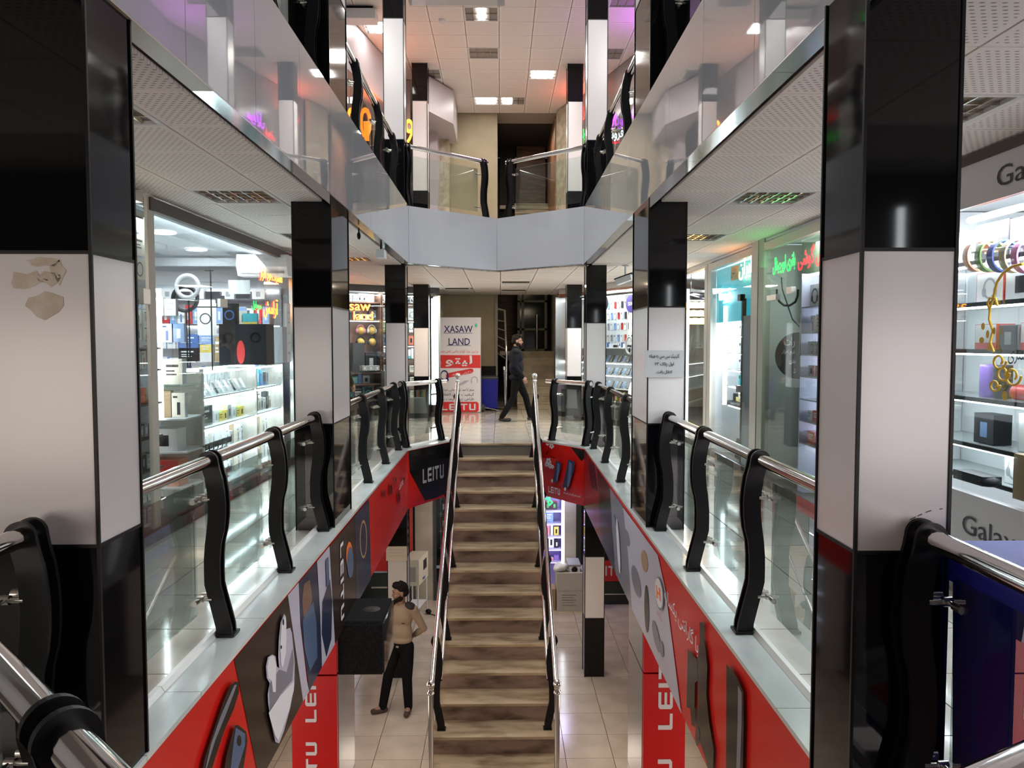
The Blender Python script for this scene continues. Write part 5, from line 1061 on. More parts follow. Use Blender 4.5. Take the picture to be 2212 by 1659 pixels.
for z, sp, lb in ((1.96, [(.26, .1, .22, cG, cG, 'cup', cK), (.22, .1, .2, cR, cD, 'pic', cR)], 'grey carton with a dark headphone picture on the top lit shelf'), (1.70, [(.13, .08, .17, cW, cW, 'slim', cP), (.12, .08, .18, cW, cC, 'text', cR), (.1, .08, .19, cP, cW, 'bar', cP)], 'white carton with pink print on the second lit shelf'), (1.48, [(.22, .12, .13, cG, cG, 'ring', cD)], 'grey boxed speaker on the third lit shelf'), (1.26, [(.15, .1, .11, cW, cG, 'pic', cK)], 'pale gadget box on the fourth lit shelf'), (.81, [(.12, .1, .1, cW, cW, 'text', cB), (.15, .1, .11, cR, cR, 'text', cW), (.13, .1, .08, cW, cW, 'text', cR), (.08, .1, .09, cB, cB, None, None)], '{c} {a} small box on the sixth lit shelf'), (.58, [(.2, .1, .12, cP, cO, 'text', cW), (.16, .1, .1, cO, cR, 'text', cW), (.1, .1, .06, cT, cT, None, None)], 'salmon red box on the lowest lit shelf')):
    rowR(7.0, 7.98, .22, z, sp, lb, lb.split(' ', 1)[1], gap=.02)
# --- turquoise shop
tq = M('backlit turquoise film', (.08, .55, .68), .4, emit=.28, ecol=(.04, .62, .78)); o = struct('wall_turquoise'); rb(o, 9.4, 11.24, .07, .10, 1.88, 2.62, 'wall_board', tq); rb(o, 9.4, 11.2, .62, .66, 0, 1.86, 'wall_board', white_wall)  # emission added to brighten the turquoise board, which is no lamp
st2 = thing('lit_shelving', 'dazzling white lit shelving of phone cases under a turquoise board', 'shelving', onR(10.4, .3, .1))
for z in (1.70, 1.46, 1.23, 1.00): rb(st2, 9.85, 11.15, .20, .58, z-.014, z, 'shelf', sgl); rb(st2, 9.88, 11.1, .22, .25, z-.03, z-.016, 'led_strip', led)
rb(st2, 9.85, 11.15, .14, .58, .74, .78, 'shelf', cK); rb(st2, 9.85, 11.15, .58, .60, .05, 1.86, 'back_panel', shine); rb(st2, 9.88, 11.1, .22, .25, 1.83, 1.85, 'led_strip', led); rb(st2, 9.88, 11.1, .22, .25, .70, .73, 'led_strip', led)
b = MB().prism([onR(10.72, .05, .75), onR(10.78, .05, .75), onR(10.78, .09, .75), onR(10.72, .09, .75)], (0, 0, 1.35)); tag(b.build('led_bar', led), 'vertical white LED bar in the turquoise shop window', 'light bar')
for z, ms, nm in ((1.70, (cW, cC), 'top'), (1.46, (cW, cG), 'second'), (1.23, (cW, cP), 'third'), (1.00, (cL, cW, cT), 'fourth')):
    for k in range(9): prod(phone_case(ms[k % len(ms)]), 'phone_case', onR(9.95+.13*k, .36, z), QR+.5, '%s phone case leaning on the %s shelf of the turquoise shop' % (ms[k % len(ms)].name.rsplit(' ', 1)[0], nm), 'phone case', 'phone cases on the %s turquoise shop shelf' % nm)
rowR(9.9, 11.1, .34, .78, [(.12, .1, .1, cD, cK, None, None), (.1, .1, .06, cGr, cY, None, None), (.13, .1, .13, cG, cC, 'ring', cK)], 'dark odds and ends on the black shelf of the turquoise shop', 'goods on the black shelf')
t = thing('handbag', 'dark bag standing on the floor behind the turquoise shop glass', 'bag', onR(9.98, .12, .08)); p = wl[t]; MB().prism([(p[0]-.06, p[1]-.2, .1), (p[0]-.06, p[1]+.2, .1), (p[0]-.05, p[1]+.16, .36), (p[0]-.05, p[1]-.16, .36)], (.14, 0, 0)).build('body', cK, t); MB().tube([(p[0], p[1]-.1, .36), (p[0], p[1]-.08, .48), (p[0], p[1]+.08, .48), (p[0], p[1]+.1, .36)], .01, 6).build('strap', cD, t)
dr = struct('door_2', 'plain grey door leaf at the right end of the turquoise shop'); rb(dr, 9.42, 9.80, .03, .07, .05, 1.93, 'door_leaf', M('grey blue leaf', (.30, .33, .38), .4)); rb(dr, 9.80, 9.84, .02, .08, .05, 2.15, 'door_edge', cK); rb(dr, 9.78, 9.86, -.03, .03, .98, 1.06, 'lock', steel); rb(dr, 9.76, 9.88, -.02, .04, 2.12, 2.2, 'patch_fitting', trim_black)
rb(o, 9.42, 9.62, .26, .30, 2.0, 2.10, 'wall_board', white_wall)
t = thing('yellow_sign', 'small yellow sign with black lettering on the turquoise board', 'sign', onR(10.1, .1, 2.4)); c = onx(1586, 590, SR(10.1)+.045); MB().box(c.x-.0, c.x+.01, c.y-.15, c.y+.15, c.z-.09, c.z+.09).build('board', M('sign yellow', (.75, .46, .02), .45), t); write('رحیمی', (c.x-.002, c.y, c.z), RR_, Zp, .24, cK, t, hh=.12)
neon('warm white neon word at the top right of the turquoise board', [('ایران', onx(1614, 580, SR(9.6)+.045), RR_, Zp, .50, .26, NWR, None)])
neon('white neon word low on the turquoise board', [('نیوما', onx(1568, 638, SR(10.6)+.05), RR_, Zp, .50, .22, NW, NW)])
t = thing('red_game_console_box', 'black box with a glowing red print under the turquoise board', 'box', onR(9.9, .2, 1.72)); p = onx(1611, 664, SR(9.8)+.20); MB().box(p.x, p.x+.1, p.y-.14, p.y+.14, p.z-.09, p.z+.09).build('carton', cK, t); MB().poly([(p.x-.002, p.y+.11, p.z-.07), (p.x-.002, p.y-.11, p.z-.07), (p.x-.002, p.y-.11, p.z+.07), (p.x-.002, p.y+.11, p.z+.07)]).build('print', cR, t)
# --- glass shop with the golden lamp
area('shop_light', (3.6, 12.6, 2.68), .6, 110, (.9, .96, 1), sy=2.)
area('shop_light', (3.4, 10.3, 2.68), .3, 16, (.9, .96, 1), sy=1.5)
area('shop_light', (3.3, 7.9, 2.68), .3, 9, (.85, 1, .9), sy=1.2)
t = thing('hanging_lamp', 'cluster of glowing golden lamp cups hanging in the right shop', 'lamp', ony(1492, 640, 12.8))
gold = M('golden glow', (.9, .6, .2), .3, emit=4.5, ecol=(1, .62, .2)); c = ony(1494, 676, 12.8)
for i in range(4):
    for j in range(3): MB().lathe([(.0, .05), (.05, .04), (.06, -.05), (.055, -.05)], (c.x-.16+.11*i, c.y+.1*(j % 2), c.z+.13-.13*j), 10).build('lamp_cup', gold, t)
MB().rod((c.x, c.y+.05, c.z+.2), (c.x, c.y+.05, 2.74), .006, 6).build('cord', trim_black, t); MB().box(c.x-.2, c.x+.2, c.y, c.y+.1, c.z+.19, c.z+.21).build('rail', steel, t)
s3 = shelving('white stepped shelving behind the golden lamp', (SR(13.9)+.75, 13.85, 0), (0, -1, 0), (-1, 0, 0), 2.2, .3, [.3, .55, .80, 1.02, 1.25], 2.2, white_wall, cW, leds=(1.23, .78))
for z, nm in ((1.25, 'top'), (1.02, 'second'), (.80, 'third'), (.55, 'fourth'), (.30, 'lowest')):
    for k in range(16): prod(PH[k % 4], 'phone', (SR(13)+.88, 13.75-.13*k, z), QR, '%s handset on the %s shelf behind the golden lamp' % (('black faced', 'dark cased', 'white', 'pale blue')[k % 4], nm), 'phone', 'handsets on the %s shelf behind the golden lamp' % nm)
for k, y in enumerate((12.2, 12.75, 13.2)):
    t = thing('camera_tripod', ('nearest', 'middle', 'farthest')[k]+' grey tripod standing on the shelf behind the golden lamp', 'tripod', (SR(y)+.88, y, 1.27)); p = wl[t]
    for a in (0, 2.1, 4.2): MB().rod((p[0], p[1], 1.65), (p[0]+.1*math.cos(a), p[1]+.1*math.sin(a), 1.255), .008, 6).build('leg', cD, t)
    MB().rod((p[0], p[1], 1.62), (p[0], p[1], 1.85), .012, 8).build('column', cD, t)
# ================================================================ FAR RIGHT: shop across the landing
A, U, N, L, RZC = frame_of((1.5, 17.5), (3.06, 14.0))
pg = shelving('white pegboard wall of hanging cases with sloped phone tiers, right across the landing', on(0, 0, 0), U, N, L, .36, [.42, .68, .95, 1.20, 1.50], 2.56, cW, shine, leds=(2.54, 1.18, .93))
t = struct('window_4', 'glass front with a brown header of the shop right across the landing'); bx(t, 0, L, .02, .2, 2.58, 2.66, 'header', M('red brown header', (.28, .10, .05), .4)); bx(t, 0, L, .2, .22, 2.66, 2.77, 'header', gx); bx(t, 0, L/2-.01, .30, .31, .1, 2.6, 'glass_pane', shopglass); bx(t, L/2+.01, L, .30, .31, .1, 2.6, 'glass_pane', shopglass)
bx(t, 0, L, .25, .33, 0, .1, 'plinth_tile', mar_k); bx(struct('door_3'), -.06, -.0, -.3, .3, 0, 2.6, 'door_post', steel)
area('shop_light', tuple(A+U*L*.5+N*.3+Vector((0, 0, 2.6))), .5, 40, (.9, .96, 1), sy=2.)
cm = (cW, cG, cW, cD, cW, cR, cC, cL)
for j, z in enumerate((2.30, 2.08, 1.86, 1.62)):
    for k in range(21): prod(phone_case(cm[(k*3+j*5) % 8]), 'phone_case', on(.5+.13*k, -.350, z), RZC, '%s phone case hanging on the %s peg row right across the landing' % (cm[(k*3+j*5) % 8].name.rsplit(' ', 1)[0], ('top', 'second', 'third', 'bottom')[j]), 'phone case', 'phone cases on the %s peg row' % ('top', 'second', 'third', 'bottom')[j])
for z, nm in ((1.20, 'top'), (.95, 'middle'), (.68, 'lower')):
    for k in range(20): prod(PH[(k*2+1) % 4], 'phone', on(.5+.15*k, -.12, z), RZC, '%s handset on the %s sloped tier right across the landing' % (('black faced', 'dark cased', 'white', 'pale blue')[(k*2+1) % 4], nm), 'phone', 'handsets on the %s sloped tier' % nm)
row(on(.3, -.12, .42), U, L-.5, [(.03, .12, .2, m_, m_, None, None) for m_ in (cK, cR, cW, cY, cGr, cD, cO, cC)], RZC, 'thin {c} book upright on the lowest tier right across the landing', 'coloured books on the lowest tier', 'book', 'book', gap=.006)
row(on(.4, -.18, 1.50), U, L-.6, [(.1, .08, .08, cW, cW, None, None), (.14, .08, .05, cG, cK, None, None), (.1, .08, .1, cB, cW, 'pic', cK)], RZC, '{c} {a} small box on the board under the peg rows', 'boxed gadgets under the peg rows', gap=.05)
for px, py, mt, tx, nm in ((1304, 655, cK, 'S', 'black round sign with a white letter behind the slim right column'), (1364, 656, M('violet sign', (.05, .03, .30), .4), 'SIM', 'violet round sign with white letters beside the deep right column')):
    v = onp(px, py, A+N*.33, N); t = thing('round_sign', nm, 'sign', tuple(v)); MB().prism([v+U*(.17*math.cos(a))+Vector((0, 0, .17*math.sin(a))) for a in [2*PI*i/24 for i in range(24)]], N*.01).build('disc', mt, t); write(tx, v+N*.012, U, Zp, .12 if tx == 'S' else .2, cW, t, hh=.18 if tx == 'S' else .07, bold=.02)
v = onp(1360, 746, A+N*.1, N); t = thing('ring_light', 'white ring light between the peg rows right across the landing', 'ring light', (v.x, v.y, 1.5)); MB().tube([v+U*(.13*math.cos(a))+Vector((0, 0, .16*math.sin(a))) for a in [2*PI*i/24 for i in range(24)]], .022, 8, closed=True).build('ring', cW, t); MB().rod((v.x, v.y, 1.5), (v.x, v.y, v.z-.15), .01, 8).build('stand', trim_black, t)
# security camera
c = onz(1351, 573, CZ); t = thing('security_camera', 'white and black security camera hanging from the landing ceiling', 'camera', tuple(c)); MB().rod((c.x, c.y, CZ), (c.x, c.y, CZ-.17), .014, 10).lathe([(.05, -.012), (.05, 0), (.0, 0)], (c.x, c.y, CZ), 14).build('mount', white_wall, t)
MB().ob((c.x-.02, c.y-.03, CZ-.22), Vector((.8, -.5, .28)).normalized(), Vector((.5, .8, 0)).normalized(), Vector((-.25, .14, .95)).normalized(), .13, .05, .045).build('body', white_wall, t); MB().ob((c.x-.02, c.y-.03, CZ-.17), Vector((.8, -.5, .28)).normalized(), Vector((.5, .8, 0)).normalized(), Vector((-.25, .14, .95)).normalized(), .15, .06, .008).build('hood', trim_black, t)

b = MB().box(3.02, 3.06, -.92, -.88, .55, 2.62); tag(b.build('light_column', led), 'vertical white light bar of the shop behind the viewer', 'light bar')  # assumed bar out of view, added for its glow on the near right column
# ================================================================ people
def fuse(b, name, mat, voxel, smooth=3):
    """one closed skin over all the shapes in b"""
    me = b.mesh(name, mat); o = bpy.data.objects.new(name, me); C.objects.link(o)
    r = o.modifiers.new('r', 'REMESH'); r.mode = 'VOXEL'; r.voxel_size = voxel; r.use_smooth_shade = True
    if smooth: q = o.modifiers.new('s', 'SMOOTH'); q.factor = .5; q.iterations = smooth
    dg = bpy.context.evaluated_depsgraph_get(); dg.update()
    out = bpy.data.meshes.new_from_object(o.evaluated_get(dg)); bpy.data.objects.remove(o); out.name = name
    if not out.materials: out.materials.append(mat)
    return out
def limb(b, pts, rad, n=14):
    b.tube(pts, 0, n, radii=rad)
    for p, r in zip(pts, rad): b.ball(p, r, 0, n, 8)
def hand(b, wr, d, side, curl=.5, pn=None):
    """palm and five fingers from the wrist along d; pn: palm normal"""
    wr, d = Vector(wr), Vector(d).normalized(); pn = Vector(pn or (1, 0, 0)); pn = (pn-d*pn.dot(d)).normalized(); w_ = d.cross(pn)
    limb(b, [wr, wr+d*.04, wr+d*.085], [.024, .028, .026])
    for k in (-1, 1): limb(b, [wr+d*.03+w_*.012*k, wr+d*.085+w_*.024*k], [.018, .016])
    for k, ln in enumerate((.062, .075, .070, .055)):
        o = wr+d*.085+w_*(.030-.020*k); a = o+d*ln*.5+pn*ln*.12*curl; e = a+d*ln*.42+pn*ln*.45*curl; limb(b, [o, a, e], [.0105, .0095, .008], 8)
    o = wr+d*.03+w_*.03; limb(b, [o, o+d*.03+w_*.022+pn*.008, o+d*.062+w_*.026+pn*.02], [.013, .011, .009], 8)
skin_m = noisy(M('skin', (.42, .25, .18), .5), (.27, .15, .105), (.34, .19, .135), 6.); hair_m = M('dark hair', (.010, .007, .006), .7, spec=.15); beard_m = M('dark beard', (.018, .011, .009), .8, spec=.1); eye_w = M('eye white', (.6, .58, .55), .3); eye_k = M('dark iris', (.02, .012, .01), .2)
def person(label, loc, rz, P, h, head_yaw=0., head_nod=0., top='sweater', top_m=None, leg_m=None, shoe_m=None, hem=.92, puff=.0, hands=True, voxel=.009):
    """P: joints in metres for a 1.80 m figure facing -y; the whole figure is scaled to height h"""
    t = thing('person', label, 'person', loc); k = h/1.80
    V = {n: Vector(v)*k for n, v in P.items()}; c = V['chest']; hd = V['head']
    Hm = Matrix.Translation(hd) @ Matrix.Rotation(head_yaw, 4, 'Z') @ Matrix.Rotation(head_nod, 4, 'X')
    hp = lambda x, y, z: tuple(Hm @ (Vector((x, y, z))*k))
    def hball(b, x, y, z, rx, ry, rz_, n=14): q = MB().ball((x*k, y*k, z*k), (rx*k, ry*k, rz_*k), 0, n, 9); q.xf(Hm); b.add(q.v, q.f)
    b = MB()
    hball(b, 0, .005, .035, .074, .095, .088, 20); hball(b, 0, -.028, -.04, .058, .066, .082, 18); hball(b, 0, -.050, -.098, .034, .034, .026); hball(b, 0, -.085, .012, .05, .02, .03)
    limb(b, [hp(0, -.092, .012), hp(0, -.112, -.022)], [.009*k, .014*k], 8); hball(b, 0, -.105, -.030, .019, .012, .009, 10)
    hball(b, 0, -.093, -.058, .024, .010, .006, 10); hball(b, 0, -.091, -.069, .021, .010, .007, 10)
    for s in (-1, 1): hball(b, s*.076, .008, -.012, .010, .022, .034, 10); hball(b, s*.045, -.075, -.03, .024, .02, .02, 10)
    limb(b, [hp(0, .012, -.06), tuple(V['neck']), tuple(c+Vector((0, 0, .14))*k)], [.052*k, .053*k, .075*k])
    b.ball(tuple(c), (.145*k, .10*k, .19*k), 0, 16, 10).ball(tuple(V['belly']), (.135*k, .10*k, .18*k), 0, 16, 10).ball(tuple(V['pelvis']), (.14*k, .105*k, .12*k), 0, 16, 10)
    for s in 'LR':
        limb(b, [tuple(V['sh'+s]), tuple(V['el'+s]), tuple(V['wr'+s])], [.050*k, .040*k, .026*k])
        limb(b, [tuple(V['hip'+s]), tuple(V['kn'+s]), tuple(V['an'+s])], [.075*k, .052*k, .036*k])
        limb(b, [tuple(V['an'+s]), tuple(V['toe'+s])], [.036*k, .028*k])
        if hands: hand(b, V['wr'+s], V['wr'+s]-V['el'+s] if 'hd'+s not in V else V['hd'+s], s, .7, P.get('pn'+s, (1 if s == 'R' else -1, 0, 0)))
    body = put('body', fuse(b, 'body', skin_m, voxel, 2), t)
    # hair, beard, brows, eyes
    b = MB(); hball(b, 0, .022, .058, .082, .096, .086, 20); hball(b, 0, .05, -.0, .076, .072, .072); hball(b, 0, -.048, .102, .066, .055, .036)
    rr_ = random.Random(3)
    for i in range(26): a = rr_.uniform(0, 2*PI); hball(b, .06*math.cos(a), .02+.075*math.sin(a)-.02, .10+rr_.uniform(-.01, .035), .016, .018, .014, 8)
    put('hair', fuse(b, 'hair', hair_m, voxel*.8, 1), t)
    b = MB(); hball(b, 0, -.060, -.098, .043, .044, .030); hball(b, 0, -.094, -.052, .028, .011, .005, 10)
    for s in (-1, 1): hball(b, s*.052, -.022, -.070, .016, .045, .040); hball(b, s*.064, .0, -.04, .010, .018, .045); hball(b, s*.034, -.075, -.08, .018, .02, .026)
    put('beard', fuse(b, 'beard', beard_m, voxel*.7, 1), t)
    for s in (-1, 1):
        b = MB(); hball(b, s*.030, -.086, .012, .014, .010, .009, 10); put('eye', b.mesh('eye', eye_w), t)
        b = MB(); hball(b, s*.030, -.0955, .012, .006, .003, .006, 8); put('iris', b.mesh('iris', eye_k), t)
        b = MB(); hball(b, s*.031, -.094, .031, .020, .008, .005, 8); put('eyebrow', b.mesh('eyebrow', hair_m), t)
    # trousers
    g = .016; b = MB(); b.ball(tuple(V['pelvis']), (.150*k, .118*k, .125*k), 0, 18, 10)
    for s in 'LR':
        an = V['an'+s]; kn = V['kn'+s]; mid = kn.lerp(an, 1.0)
        limb(b, [tuple(V['hip'+s]), tuple(V['hip'+s].lerp(kn, .5)), tuple(kn), tuple(kn.lerp(an, .5)), tuple(mid)], [(.092+g*.3)*k, (.082+g*.4)*k, (.060+g*.6)*k, (.056+g*.6)*k, (.046+g*.7)*k])
    put('trousers', fuse(b, 'trousers', leg_m, .011, 3), t)
    # top
    p = puff; b = MB(); b.ball(tuple(c+Vector((0, 0, .01))), ((.162+p)*k, (.118+p)*k, .195*k), 0, 20, 12).ball(tuple(V['belly']), ((.156+p)*k, (.120+p)*k, .19*k), 0, 20, 12)
    lo = V['pelvis']+Vector((0, 0, hem-.98))*k
    b.ball(tuple(lo+Vector((0, 0, .06))), ((.160+p)*k, (.126+p)*k, .08*k), 0, 20, 10)
    limb(b, [tuple(c+Vector((0, 0, .10))*k), tuple(V['neck']+Vector((0, .004, -.015)))], [.10*k, (.060+p*.5)*k])
    for s in 'LR':
        sh = V['sh'+s]; limb(b, [tuple(c+Vector((0, 0, .12))*k), tuple(sh), tuple(sh.lerp(V['el'+s], .5)), tuple(V['el'+s]), tuple(V['el'+s].lerp(V['wr'+s], .5)), tuple(V['el'+s].lerp(V['wr'+s], .95))], [.085*k, (.068+p*.5)*k, (.060+p*.6)*k, (.053+p*.6)*k, (.048+p*.6)*k, (.037+p*.5)*k])
    put(top, fuse(b, top, top_m, .010, 4), t)
    for s in 'LR':
        an, to = V['an'+s], V['toe'+s]; d = Vector((to.x-an.x, to.y-an.y, 0)).normalized(); b = MB()
        ang = P.get('lift'+s, 0.); z0 = an.z-.085*k
        limb(b, [tuple(an+Vector((0, 0, -.005))), tuple(an-d*.03*k+Vector((0, 0, -.045))*k)], [.044*k, .042*k])
        limb(b, [tuple(an-d*.035*k+Vector((0, 0, -.047))*k), tuple(an.lerp(to, .5)+Vector((0, 0, -.025))*k), tuple(to+Vector((0, 0, .002)))], [.040*k, .043*k, .036*k])
        zf = min(an.z-.088*k, to.z-.036*k) if not ang else None
        put('shoe', fuse(b, 'shoe', shoe_m, .008, 2), t)
    return t
def stripes(m, sc, st=.35):
    n, l, b = nodes(m); tc = n.new('ShaderNodeTexCoord'); wv = n.new('ShaderNodeTexWave'); wv.inputs['Scale'].default_value = sc; wv.bands_direction = 'X'
    bp = n.new('ShaderNodeBump'); bp.inputs['Strength'].default_value = st; bp.inputs['Distance'].default_value = .006
    l.new(tc.outputs['Object'], wv.inputs[0]); l.new(wv.outputs[1], bp.inputs['Height']); l.new(bp.outputs[0], b.inputs['Normal']); return m
base = {'pelvis': (0, 0, .97), 'belly': (0, .0, 1.13), 'chest': (0, .01, 1.33), 'neck': (0, .012, 1.53), 'head': (0, -.02, 1.675),
        'shL': (.175, .015, 1.44), 'shR': (-.175, .015, 1.44), 'hipL': (.085, 0, .93), 'hipR': (-.085, 0, .93)}
sweat = stripes(M('ribbed beige wool', (.34, .26, .19), .9, spec=.1), 36.)
black_cloth = M('black denim', (.007, .007, .008), .9, spec=.1); loafer = M('dark brown suede', (.055, .035, .03), .7)
MAN = dict(base, elL=(.285, .10, 1.17), wrL=(.10, .20, 1.02), hdL=(-.9, .25, -.25), pnL=(0, 1, 0), elR=(-.285, .10, 1.17), wrR=(-.09, .20, 1.0), hdR=(.9, .2, -.3), pnR=(0, 1, 0),
           knL=(.09, -.02, .50), anL=(.085, .03, .085), toeL=(.115, -.115, .040), knR=(-.17, -.07, .50), anR=(-.255, -.06, .085), toeR=(-.355, -.155, .040))
mz = GR
mp = onz(868, 1540, GR)
man = person('standing man in a beige ribbed sweater with black shoulder patches, hands behind his back', (mp.x-.0, mp.y, GR), -.30, MAN, 1.86, head_yaw=-.95, head_nod=.10, top='sweater', top_m=sweat, leg_m=black_cloth, shoe_m=loafer, hem=.985)
pm = M('black patch', (.012, .010, .010), .7)
for s in (-1, 1):
    b = MB().ball((0, 0, 0), (.080, .072, .030), 0, 16, 10).xf(Matrix.Translation((s*.140*1.033, -.010, 1.492*1.033+.012)) @ Matrix.Rotation(s*.42, 4, 'Y') @ Matrix.Rotation(.25, 4, 'X')); put('shoulder_patch', b.mesh('shoulder_patch', pm), man)
b = MB().box(.065, .105, -.125, -.118, 1.325, 1.338); put('chest_label', b.mesh('chest_label', pm), man)
b = MB().box(-.02, .02, -.135, -.122, .985, 1.01); put('belt_buckle', b.mesh('belt_buckle', steel), man)
sock = M('white sock', (.55, .53, .5), .8)
for q_ in ('R', 'L'):
    a_ = Vector(MAN['an'+q_])*1.0333; put('sock', MB().rod(a_+Vector((0, 0, -.03)), a_+Vector((0, 0, .06)), .047, 14).mesh('sock', sock), man)
man.rotation_euler = (0, 0, -.30)
jac = noisy(M('dark navy jacket', (.012, .013, .02), .8, spec=.1), (.005, .0055, .009), (.012, .013, .02), 5., bump=.4)
WALK = dict(base, elR=(-.235, .05, 1.15), wrR=(-.215, -.12, .93), pnR=(1, 0, 0), elL=(.235, .02, 1.16), wrL=(.205, -.06, .92), pnL=(-1, 0, 0),
            knR=(-.085, .06, .50), anR=(-.085, .30, .10), toeR=(-.085, .14, .040), knL=(.085, -.20, .51), anL=(.085, -.30, .10), toeL=(.10, -.44, .085))
bootm = M('dark brown boot', (.02, .013, .012), .6)
walker = person('bearded man in a dark jacket and black jeans walking across the landing', (.33, 15.95, 0), PI/2, WALK, 1.75, head_yaw=.0, head_nod=.08, top='jacket', top_m=jac, leg_m=black_cloth, shoe_m=bootm, hem=.87, puff=.036)
walker.rotation_euler = (0, 0, PI/2)
STAND = dict(base, elL=(.26, .02, 1.16), wrL=(.24, -.1, .95), elR=(-.26, .02, 1.16), wrR=(-.24, -.1, .95), knL=(.09, -.02, .5), anL=(.1, .02, .085), toeL=(.13, -.12, .04), knR=(-.09, -.02, .5), anR=(-.1, .02, .085), toeR=(-.13, -.12, .04))
olive = noisy(M('olive jacket', (.05, .04, .012), .85, spec=.1), (.035, .028, .010), (.06, .048, .016), 4., bump=.4)
o3 = person('person in an olive jacket and black trousers, mostly hidden behind the deep left column', (-2.74, 13.4, 0), 2.4, STAND, 1.70, top='jacket', top_m=olive, leg_m=black_cloth, shoe_m=bootm, hem=.92, puff=.03)
o3.rotation_euler = (0, 0, 2.4)
# ================================================================ loudspeaker box bolted to the left lower column
t = thing('hanging_speaker', 'large black loudspeaker box mounted high on the red left column', 'loudspeaker', (-1.2, 7.0, -1.27)); spk = noisy(M('black carpet cover', (.016, .015, .017), .9, spec=.1), (.006, .006, .007), (.014, .013, .014), 60.)
x0, x1, y0, y1, z0, z1 = -1.395, -1.0, 6.66, 7.30, -1.27, -.80
MB().prism([(x0, y0+.03, z0), (x0, y0, z0+.02), (x0, y0, z1-.03), (x0, y0+.03, z1), (x0, y1, z1), (x0, y1, z0)], (x1-x0-.02, 0, 0)).build('cabinet', spk, t)
MB().box(x1-.018, x1+.0, y0+.02, y1-.02, z0+.02, z1-.02).build('glossy_side', side_gloss, t)
MB().lathe([(0, .004), (.07, .004), (.08, 0)], (-1.16, 7.0, z1), 18).build('top_socket', cK, t)
for z in (z0-.012, z1+.0): MB().box(x0-.01, x0+.03, y0+.1, y1-.1, z, z+.012).build('bracket', steel, t)
# paper on the white band of the lower left column, notice on the upper right column
pap = M('cream paper', (.66, .60, .48), .7); a, c = ony(834, 1180, 11.99), ony(878, 1211, 11.99)
t = thing('paper_notice', 'cream paper sheet taped over the white band of the lower left column', 'notice', (a.x, 11.985, c.z)); MB().box(a.x, c.x+.01, 11.98, 11.985, c.z, a.z).build('sheet', pap, t)
for k in range(3): MB().box(a.x+.05, c.x-.03, 11.977, 11.979, a.z-.05-.05*k, a.z-.047-.05*k).build('ruled_line', cG, t)
t = thing('paper_notice', 'white paper notice in black lettering taped around the deep right column', 'notice', (1.40, 6.62, 1.4)); nm = M('notice paper', (.55, .57, .58), .5); a, c = ony(1395, 757, 6.62), ony(1475, 815, 6.62); MB().box(a.x-.01, c.x+.005, 6.612, 6.618, c.z, a.z).build('sheet', nm, t)
for tx, py, wpx, hpx in (('کلینیک سی سی به طبقه', 770, 66, 11), ('اول پلاک ۲۳', 787, 42, 10), ('انتقال یافت', 804, 33, 9)):
    v = ony(1435, py, 6.61); write(tx, (v.x, 6.611, v.z), RX, Zp, wpx/1700*6.6, cK, t, hh=hpx/1700*6.6, bold=.015)
# ================================================================ ground floor back: shops under the landing
gw2 = struct('wall_ground'); cream = noisy(M('stained cream wall', (.55, .52, .44), .7), (.44, .42, .36), (.58, .55, .47), 2.5); dkg = M('dark green stone', (.012, .02, .017), .25)
def gx_(px0, px1, Y): return ony(px0, 1200, Y).x, ony(px1, 1200, Y).x
YG = 15.7; GT = -.88
a, c = gx_(897, 937, YG); MB().box(a, c, YG, YG+.3, GR, GT).build('pillar', cream, gw2)
a2, c2_ = gx_(884, 897, YG); MB().box(a2, c2_, YG-.05, YG+.3, GR, GT).build('stone_trim', dkg, gw2)
a, c = gx_(1219, 1244, YG); MB().box(a, c, YG, YG+.3, GR, GT).build('pillar', cream, gw2)
a, c = gx_(1244, 1255, YG); MB().box(a, c, YG-.05, YG+.3, GR, GT).build('stone_trim', dkg, gw2)
MB().box(-4.2, 4.2, 18.2, 18.3, GR, GT).build('back_panel', M('dim back wall', (.12, .13, .14), .7), gw2)
MB().box(-4.2, -4.1, 2, 18.2, GR, GT).build('side_panel', white_wall, gw2); MB().box(4.1, 4.2, 2, 18.2, GR, GT).build('side_panel', white_wall, gw2)
# left red panel with its dark base
a, c = gx_(802, 886, 15.2); t = thing('red_board', 'large red board in a grey frame standing behind the lower left column', 'board', ((a+c)/2, 15.2, GR)); MB().box(a, c+.05, 15.2, 15.24, GR+.75, GT).build('panel', red_film, t)
for z in (GR+.72, ): MB().box(a, c+.05, 15.18, 15.24, z, z+.03).build('frame', cG, t)
MB().box(a-.6, c+.05, 15.2, 15.5, GR, GR+.70).build('base', dkg, t); MB().box(a, c, 15.17, 15.2, GR+.42, GR+.45).build('rail', steel, t); MB().box(a, c, 15.17, 15.2, GR+.18, GR+.21).build('rail', steel, t)
# air conditioner on a wire stand
t = thing('window_air_conditioner', 'old cream air conditioner on a white metal stand beside the stairs', 'air conditioner', (-1.75, 14.6, GR)); acm = M('aged cream metal', (.62, .58, .46), .5)
f0 = ony(882, 1210, 14.45); x0 = f0.x; zt = ony(882, 1210, 14.45).z; zb = ony(882, 1266, 14.45).z; x1 = ony(905, 1266, 14.45).x; x2 = ony(924, 1266, 15.0).x
MB().prism([(x0-.12, 14.45, zb), (x1, 14.45, zb), (x2, 15.1, zb), (x0, 15.1, zb)], (0, 0, zt-zb)).build('casing', acm, t)
for k in range(16): MB().box(x0+.0, x1-.06, 14.44, 14.45, zb+.08+.018*k, zb+.088+.018*k).build('vent_slat', cG, t)
u_ = Vector((x2-x1, .65, 0)).normalized(); n_ = Vector((u_.y, -u_.x, 0)); p_ = Vector((x1, 14.45, 0))
